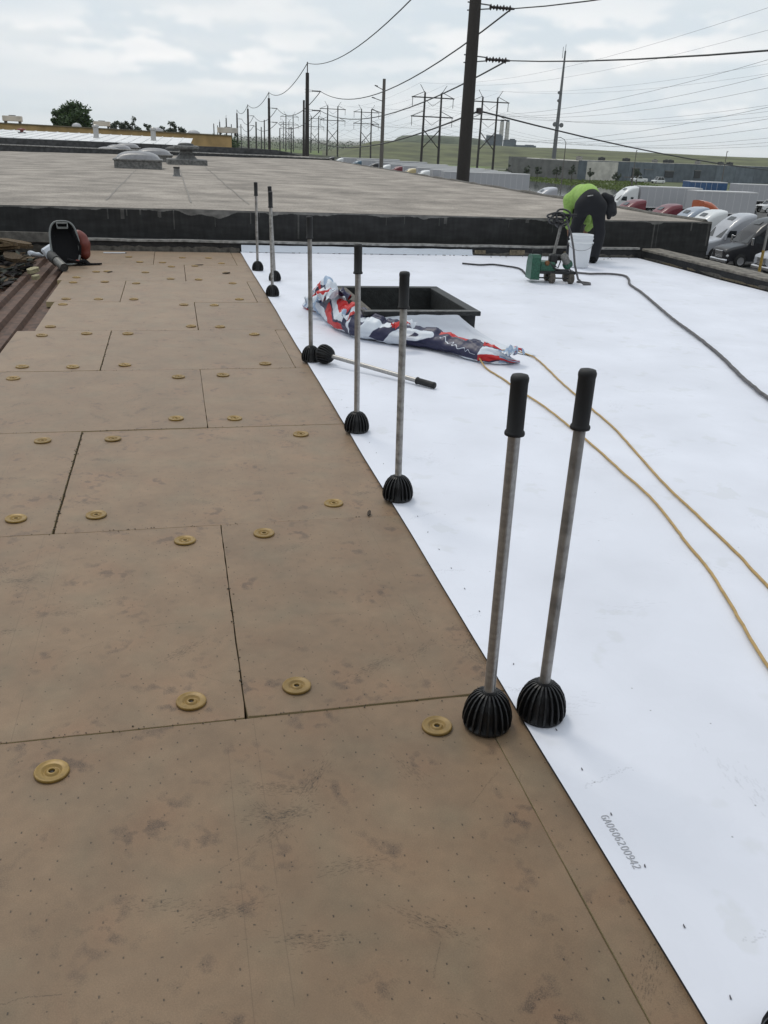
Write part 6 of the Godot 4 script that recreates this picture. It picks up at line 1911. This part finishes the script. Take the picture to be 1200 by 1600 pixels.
# ------------------------------------------------------------------ backpack blower
func blower() -> void:
	var t := thing("backpack_blower", "backpack leaf blower with black back pad and red engine cover", "leaf blower", Vector3(-1.16, 0.002, -10.22), 0.22)
	var sup := func(w: float, h: float, y0: float, nn: int, z: float) -> Array:
		var out := []
		for i in nn + 1:
			var a := TAU * i / nn
			var c := cos(a); var s := sin(a)
			out.append(Vector3(signf(c) * pow(absf(c), 0.6) * w * (1.0 - 0.12 * maxf(0, s)), y0 + h * 0.5 + signf(s) * pow(absf(s), 0.6) * h * 0.5, z - 0.10 * (signf(s) * pow(absf(s), 0.6))))
		return out
	var rim := MB.new(); rim.tube(sup.call(0.145, 0.43, 0.02, 36, 0.0), 0.011, 8, false)
	obj("frame", rim, M.blower_grey, t)
	var bp := MB.new()
	var o: Array = sup.call(0.142, 0.42, 0.025, 36, 0.0); var m: Array = sup.call(0.09, 0.26, 0.10, 36, -0.035)
	var cc := Vector3(0, 0.235, -0.04)
	var P := [o, m]
	bp.grid(P, true)
	for i in 36: bp.flat3(cc, m[i + 1], m[i])
	obj("back_pad", bp, M.blower_black, t)
	var hd := MB.new(); hd.tube([Vector3(-0.05, 0.385, -0.055), Vector3(-0.055, 0.43, -0.08), Vector3(0.055, 0.43, -0.08), Vector3(0.05, 0.385, -0.055)], 0.010, 8); hd.bar(Vector3(-0.055, 0.385, -0.06), Vector3(0.055, 0.385, -0.06), 0.02, 0.02)
	obj("carry_handle", hd, M.blower_grey, t)
	var hs := MB.new()
	nets(hs, [[Vector3(0.06, 0.2, -0.21), Vector3(0.10, 0.22, -0.22), 0.13, 0.12], [Vector3(0.06, 0.1, -0.18), Vector3(0.10, 0.1, -0.19), 0.07, 0.08], [Vector3(0.0, 0.3, -0.24), Vector3(0.08, 0.28, -0.24), 0.06, 0.07]], 0.02, 0.05)
	obj("fan_housing", hs, M.blower_grey, t)
	var en := MB.new()
	nets(en, [[Vector3(0.20, 0.26, -0.2), Vector3(0.215, 0.10, -0.19), 0.065, 0.07], [Vector3(0.17, 0.30, -0.22), Vector3(0.21, 0.2, -0.2), 0.05, 0.08]], 0.016, 0.04)
	obj("engine_cover", en, M.blower_red, t)
	var ba := MB.new(); ba.box(Vector3(0.07, 0.015, -0.1), Vector3(0.36, 0.026, 0.3), Basis.IDENTITY, 0.01); ba.prism(PackedVector2Array([Vector2(0.12, -0.02), Vector2(0.42, -0.03), Vector2(0.40, -0.055), Vector2(0.14, -0.10)]), 0.004, 0.02, Transform3D(Basis(Vector3(1, 0, 0), Vector3(0, 0, -1), Vector3(0, 1, 0)), Vector3(-0.05, 0, -0.02)))
	obj("base_plate", ba, M.blower_black, t)
	var ho := MB.new()
	var hp := []; var hr := []
	var cv := Curve3D.new()
	cv.add_point(Vector3(-0.05, 0.10, -0.1), Vector3.ZERO, Vector3(-0.1, 0, 0)); cv.add_point(Vector3(-0.15, 0.10, 0.14), Vector3(-0.02, 0.01, -0.1), Vector3(0.02, -0.01, 0.1)); cv.add_point(Vector3(-0.08, 0.04, 0.48), Vector3(-0.02, 0.02, -0.1), Vector3.ZERO)
	var L := cv.get_baked_length()
	for i in 61:
		hp.append(cv.sample_baked(L * i / 60.0)); hr.append(0.048 + (0.006 if i % 3 == 0 else 0.0))
	ho.tube(hp.slice(0, 40), hr.slice(0, 40), 14)
	obj("pleated_hose", ho, M.hose, t)
	var nz := MB.new(); nz.tube(hp.slice(38, 61), 0.044, 16, false)
	obj("tube", nz, M.machine_grey, t)
	var ni := MB.new(); ni.tube(hp.slice(38, 60), 0.040, 14, true)
	obj("tube_inside", ni, M.hose, t)
	var th := MB.new(); th.tube([Vector3(-0.02, 0.09, 0.25), Vector3(0.06, 0.07, 0.26), Vector3(0.13, 0.065, 0.24)], 0.017, 8); th.box(Vector3(0.15, 0.065, 0.235), Vector3(0.06, 0.05, 0.05), Basis.IDENTITY, 0.015)
	obj("throttle_grip", th, M.blower_black, t)
	var rd := MB.new(); rd.box(Vector3(0.085, 0.082, 0.255), Vector3(0.04, 0.012, 0.03), Basis.IDENTITY, 0.004)
	obj("red_switch", rd, M.blower_red, t)
	var stp := MB.new()
	stp.tube([Vector3(0.10, 0.36, 0.0), Vector3(0.15, 0.2, 0.06), Vector3(0.13, 0.05, 0.05), Vector3(0.1, 0.02, 0.01)], 0.014, 6)
	obj("harness_strap", stp, M.blower_black, t)

# ------------------------------------------------------------------ torn-off old roofing
func shard(mb: MB, c: Vector3, sx: float, sz: float, th: float, sd: int, tilt: Vector3) -> void:
	var r := RandomNumberGenerator.new(); r.seed = sd
	var poly := PackedVector2Array()
	var n := r.randi_range(6, 9)
	for i in n:
		var a := TAU * (i + r.randf_range(-0.25, 0.25)) / n
		poly.append(Vector2(cos(a) * sx * r.randf_range(0.7, 1.05), sin(a) * sz * r.randf_range(0.7, 1.05)))
	mb.prism(poly, -th * 0.5, th * 0.5, Transform3D(Basis.from_euler(tilt) * Basis(Vector3(1, 0, 0), Vector3(0, 0, -1), Vector3(0, 1, 0)), c))

func debris() -> void:
	var d := MB.new(); d.tinted = true
	var r := RandomNumberGenerator.new(); r.seed = 88
	for i in 2200:
		var z := r.randf_range(-11.4, -6.4)
		var edge := -1.62 - 0.35 * smoothstep(-9.6, -6.8, z) - 0.25 * smoothstep(-11.0, -11.5, z)
		var x := edge - pow(r.randf(), 1.3) * 2.6
		var hgt := clampf((edge - x) * 0.34, 0, 0.24)
		var y := -0.05 + hgt * r.randf_range(0.4, 1.0) + 0.01
		d.tint = [C(0.02, 0.018, 0.017), C(0.035, 0.03, 0.026), C(0.07, 0.05, 0.03), C(0.12, 0.08, 0.045), C(0.05, 0.055, 0.045), C(0.024, 0.022, 0.02)][r.randi() % 6]
		shard(d, Vector3(x, y, z), r.randf_range(0.02, 0.16), r.randf_range(0.015, 0.06), r.randf_range(0.004, 0.014), i, Vector3(r.randf_range(-0.5, 0.5), r.randf_range(0, TAU), r.randf_range(-0.5, 0.5)))
	# bed below the shards
	var P := []
	for i in 26:
		var row := []
		var z := lerpf(-11.58, -6.4, i / 25.0)
		for j in 14:
			var s := j / 13.0
			var edge := -1.66 - 0.35 * smoothstep(-9.6, -6.8, z)
			var x := edge - s * 3.6
			row.append(Vector3(x, -0.07 + clampf((edge - x) * 0.30, 0, 0.2) + r.randf_range(-0.012, 0.012), z))
		P.append(row)
	var bed := MB.new(); bed.grid(P)
	var t := thing("roofing_rubble", "dark heap of torn-off old roofing left of the rusty deck", "rubble")
	obj("rubble_bed", bed, mat(C(0.028, 0.025, 0.022), 0.95, 0, "grit", 2.0, "height_fine", 1.0), t)
	var rm := mat(C(1, 1, 1), 0.9); rm.vertex_color_use_as_albedo = true
	var ro := obj("rubble_pieces", d, rm, t)
	ro.set_meta("kind", "stuff")
	t.set_meta("kind", "stuff")
	var fib := mat(C(0.17, 0.115, 0.06), 0.95, 0, "mottle", 4.0, "height_fine", 0.6)
	var fib2 := mat(C(0.11, 0.075, 0.042), 0.95, 0, "mottle", 4.0, "height_fine", 0.6)
	var pale := mat(C(0.40, 0.36, 0.22), 0.9, 0, "mottle", 6.0)
	var sl := [[-2.02, 0.215, -9.6, 0.36, 0.26, 0.04, fib, "big broken brown fibreboard slab on the rubble at the left border"], [-1.72, 0.20, -10.55, 0.26, 0.16, 0.03, fib, "brown fibreboard piece on top of the rubble near the blower"], [-2.0, 0.22, -10.6, 0.3, 0.14, 0.03, fib2, "dark brown fibreboard piece behind the big slab"], [-1.83, 0.19, -10.2, 0.24, 0.11, 0.03, fib, "narrow brown fibreboard strip on the rubble crest"], [-1.95, 0.16, -8.8, 0.22, 0.14, 0.03, fib2, "dark broken slab low on the rubble's front"], [-2.3, 0.24, -10.9, 0.36, 0.18, 0.03, fib2, "dark slab at the rubble's far left"], [-1.66, 0.12, -9.95, 0.16, 0.09, 0.025, fib2, "small brown slab just left of the blower hose"]]
	for i in sl.size():
		var e: Array = sl[i]
		var m := MB.new()
		shard(m, Vector3(e[0], e[1], e[2]), e[3], e[4], e[5], 500 + i, Vector3(0.12, i * 0.9, -0.16))
		shard(m, Vector3(e[0] + 0.03, e[1] - 0.02, e[2] + 0.02), e[3] * 0.9, e[4] * 0.9, e[5], 600 + i, Vector3(0.2, i * 0.9 + 0.3, -0.1))
		tag(obj("fibreboard_piece", m, e[6]), e[7], "board piece", "broken fibreboard pieces")
	var ps := [[-1.43, 0.028, -9.62, 0.085, 0.045, "pale yellow foam chunk lying on the deck left of the blower hose"], [-1.37, -0.005, -9.38, 0.05, 0.03, "small pale foam chunk at the foot of the hose"]]
	for i in 2:
		var e: Array = ps[i]
		var m := MB.new(); shard(m, Vector3(e[0], e[1], e[2]), e[3], e[4], 0.04, 700 + i, Vector3(0.1, 0.7, 0.15))
		tag(obj("foam_chunk", m, pale), e[5], "foam piece", "pale foam chunks")
	var bo := thing("plastic_bottle", "small crushed clear-white plastic bottle on the rubble beside the blower", "bottle", Vector3(-1.48, 0.10, -10.25), 0.9)
	var bm := MB.new(); bm.lathe([Vector2(0, 0), Vector2(0.026, 0.004), Vector2(0.03, 0.05), Vector2(0.022, 0.1), Vector2(0.03, 0.14), Vector2(0.012, 0.18), Vector2(0.012, 0.2)], 12, Transform3D(Basis(Vector3(0, 1, 0), Vector3(1, -0.25, 0).normalized(), Vector3(0, 0, -1)), Vector3(-0.08, 0.03, 0)))
	obj("bottle_body", bm, M.sheet_plain, bo)
	var bc := MB.new(); bc.lathe([Vector2(0.014, 0.198), Vector2(0.014, 0.215), Vector2(0, 0.216)], 10, Transform3D(Basis(Vector3(0, 1, 0), Vector3(1, -0.25, 0).normalized(), Vector3(0, 0, -1)), Vector3(-0.08, 0.03, 0)))
	obj("cap", bc, M.galv, bo)
	# old grey board against the curb at the far left
	var ob := MB.new(); ob.box(Vector3(-1.95, 0.17, -11.38), Vector3(1.5, 0.12, 0.05), Basis.from_euler(Vector3(-0.2, 0.02, -0.01)), 0.006)
	tag(obj("grey_plank", ob, M.tar_grey), "grey plank standing on edge behind the rubble", "plank")
	var sb := MB.new()
	sb.box(Vector3(-1.42, 0.05, -11.1), Vector3(0.2, 0.14, 0.06), Basis.from_euler(Vector3(-0.3, 0.4, 0.5)), 0.02)
	tag(obj("crumpled_wrap", sb, M.sheet_plain), "bit of crumpled pale wrap just left of the blower", "wrap")

# ------------------------------------------------------------------ small litter
func scraps() -> void:
	var brown := mat(C(0.04, 0.028, 0.018), 0.9); var dirt := mat(C(0.06, 0.05, 0.038), 0.95)
	var s := [[0.26, -10.33, 0.05, 0.016, "dark leaf scrap on the boards left of the farthest magnets"], [0.53, -9.71, 0.055, 0.02, "dark leaf scrap at the boards' right, near the farthest magnets"], [-0.68, -9.71, 0.04, 0.014, "dark scrap beside a plate near the blower"], [0.70, -3.075, 0.028, 0.008, "dark twig bit on a board joint near the third magnet"]]
	for i in s.size():
		var e: Array = s[i]
		var m := MB.new(); shard(m, Vector3(e[0], 0.009, e[1]), e[2], e[3], 0.006, 900 + i, Vector3(0.05, 0.4 * i, 0.06))
		tag(obj("leaf_scrap", m, brown), e[4], "scrap", "dark scraps on the boards")
	var st := thing("white_stick", "thin white stick lying on the farthest row of boards", "stick", Vector3(-0.72, 0.008, -11.33), 0.05)
	var sm := MB.new(); sm.tube([Vector3(-0.13, 0, 0), Vector3(0.05, 0.0, 0.01), Vector3(0.13, 0, 0)], 0.007, 8)
	obj("stick_body", sm, M.sheet_plain, st)
	var sk := MB.new(); sk.tube([Vector3(0.125, 0, 0), Vector3(0.14, 0, 0)], 0.0085, 8)
	obj("tip", sk, M.vent_grey, st)
	# crumbs swept into the joints
	var c := MB.new()
	var r := RandomNumberGenerator.new(); r.seed = 31
	for e in [[-0.492, -4.27, -3.07, 0, 60], [-0.492, -6.72, -5.5, 0, 40], [0.118, -3.06, -1.85, 0, 16]]:
		for i in e[4]:
			shard(c, Vector3(e[0] + r.randfn(0, 0.004), 0.001, r.randf_range(e[1], e[2])), r.randf_range(0.0012, 0.004), r.randf_range(0.0012, 0.005), 0.0025, i, Vector3(0, r.randf_range(0, TAU), 0))
	for e in [[-1.0, 0.7, -1.8405, 40], [-1.0, 0.7, -3.0605, 40], [-1.0, 0.7, -4.2805, 40], [-1.0, 0.7, -5.5005, 30], [-1.0, 0.7, -6.7205, 20]]:
		for i in e[3]:
			shard(c, Vector3(r.randf_range(e[0], e[1]), 0.001, e[2] + r.randfn(0, 0.005)), r.randf_range(0.001, 0.003), r.randf_range(0.001, 0.0025), 0.002, i, Vector3(0, r.randf_range(0, TAU), 0))
	var co := obj("joint_crumbs", c, dirt)
	co.set_meta("kind", "stuff")
	tag(co, "dark crumbs of dirt lying along the joints of the boards", "crumbs")
	var k := MB.new()
	for i in 34:
		var x := 0.95 + i * 0.088 + r.randf_range(-0.02, 0.02)
		if r.randf() < 0.3: continue
		shard(k, Vector3(x, 0.0175, -11.50 + r.randfn(0, 0.006)), r.randf_range(0.012, 0.03), r.randf_range(0.006, 0.012), 0.005, i, Vector3(0, r.randf_range(-0.4, 0.4), 0))
	for i in 26:
		shard(k, Vector3(r.randf_range(4.1, 6.3), 0.0175, r.randf_range(-11.5, -11.3)), r.randf_range(0.006, 0.02), r.randf_range(0.004, 0.01), 0.004, i, Vector3(0, r.randf_range(0, TAU), 0))
	var ko := obj("curb_crumbs", k, brown)
	ko.set_meta("kind", "stuff")
	tag(ko, "row of dark bits along the foot of the far curb", "crumbs")
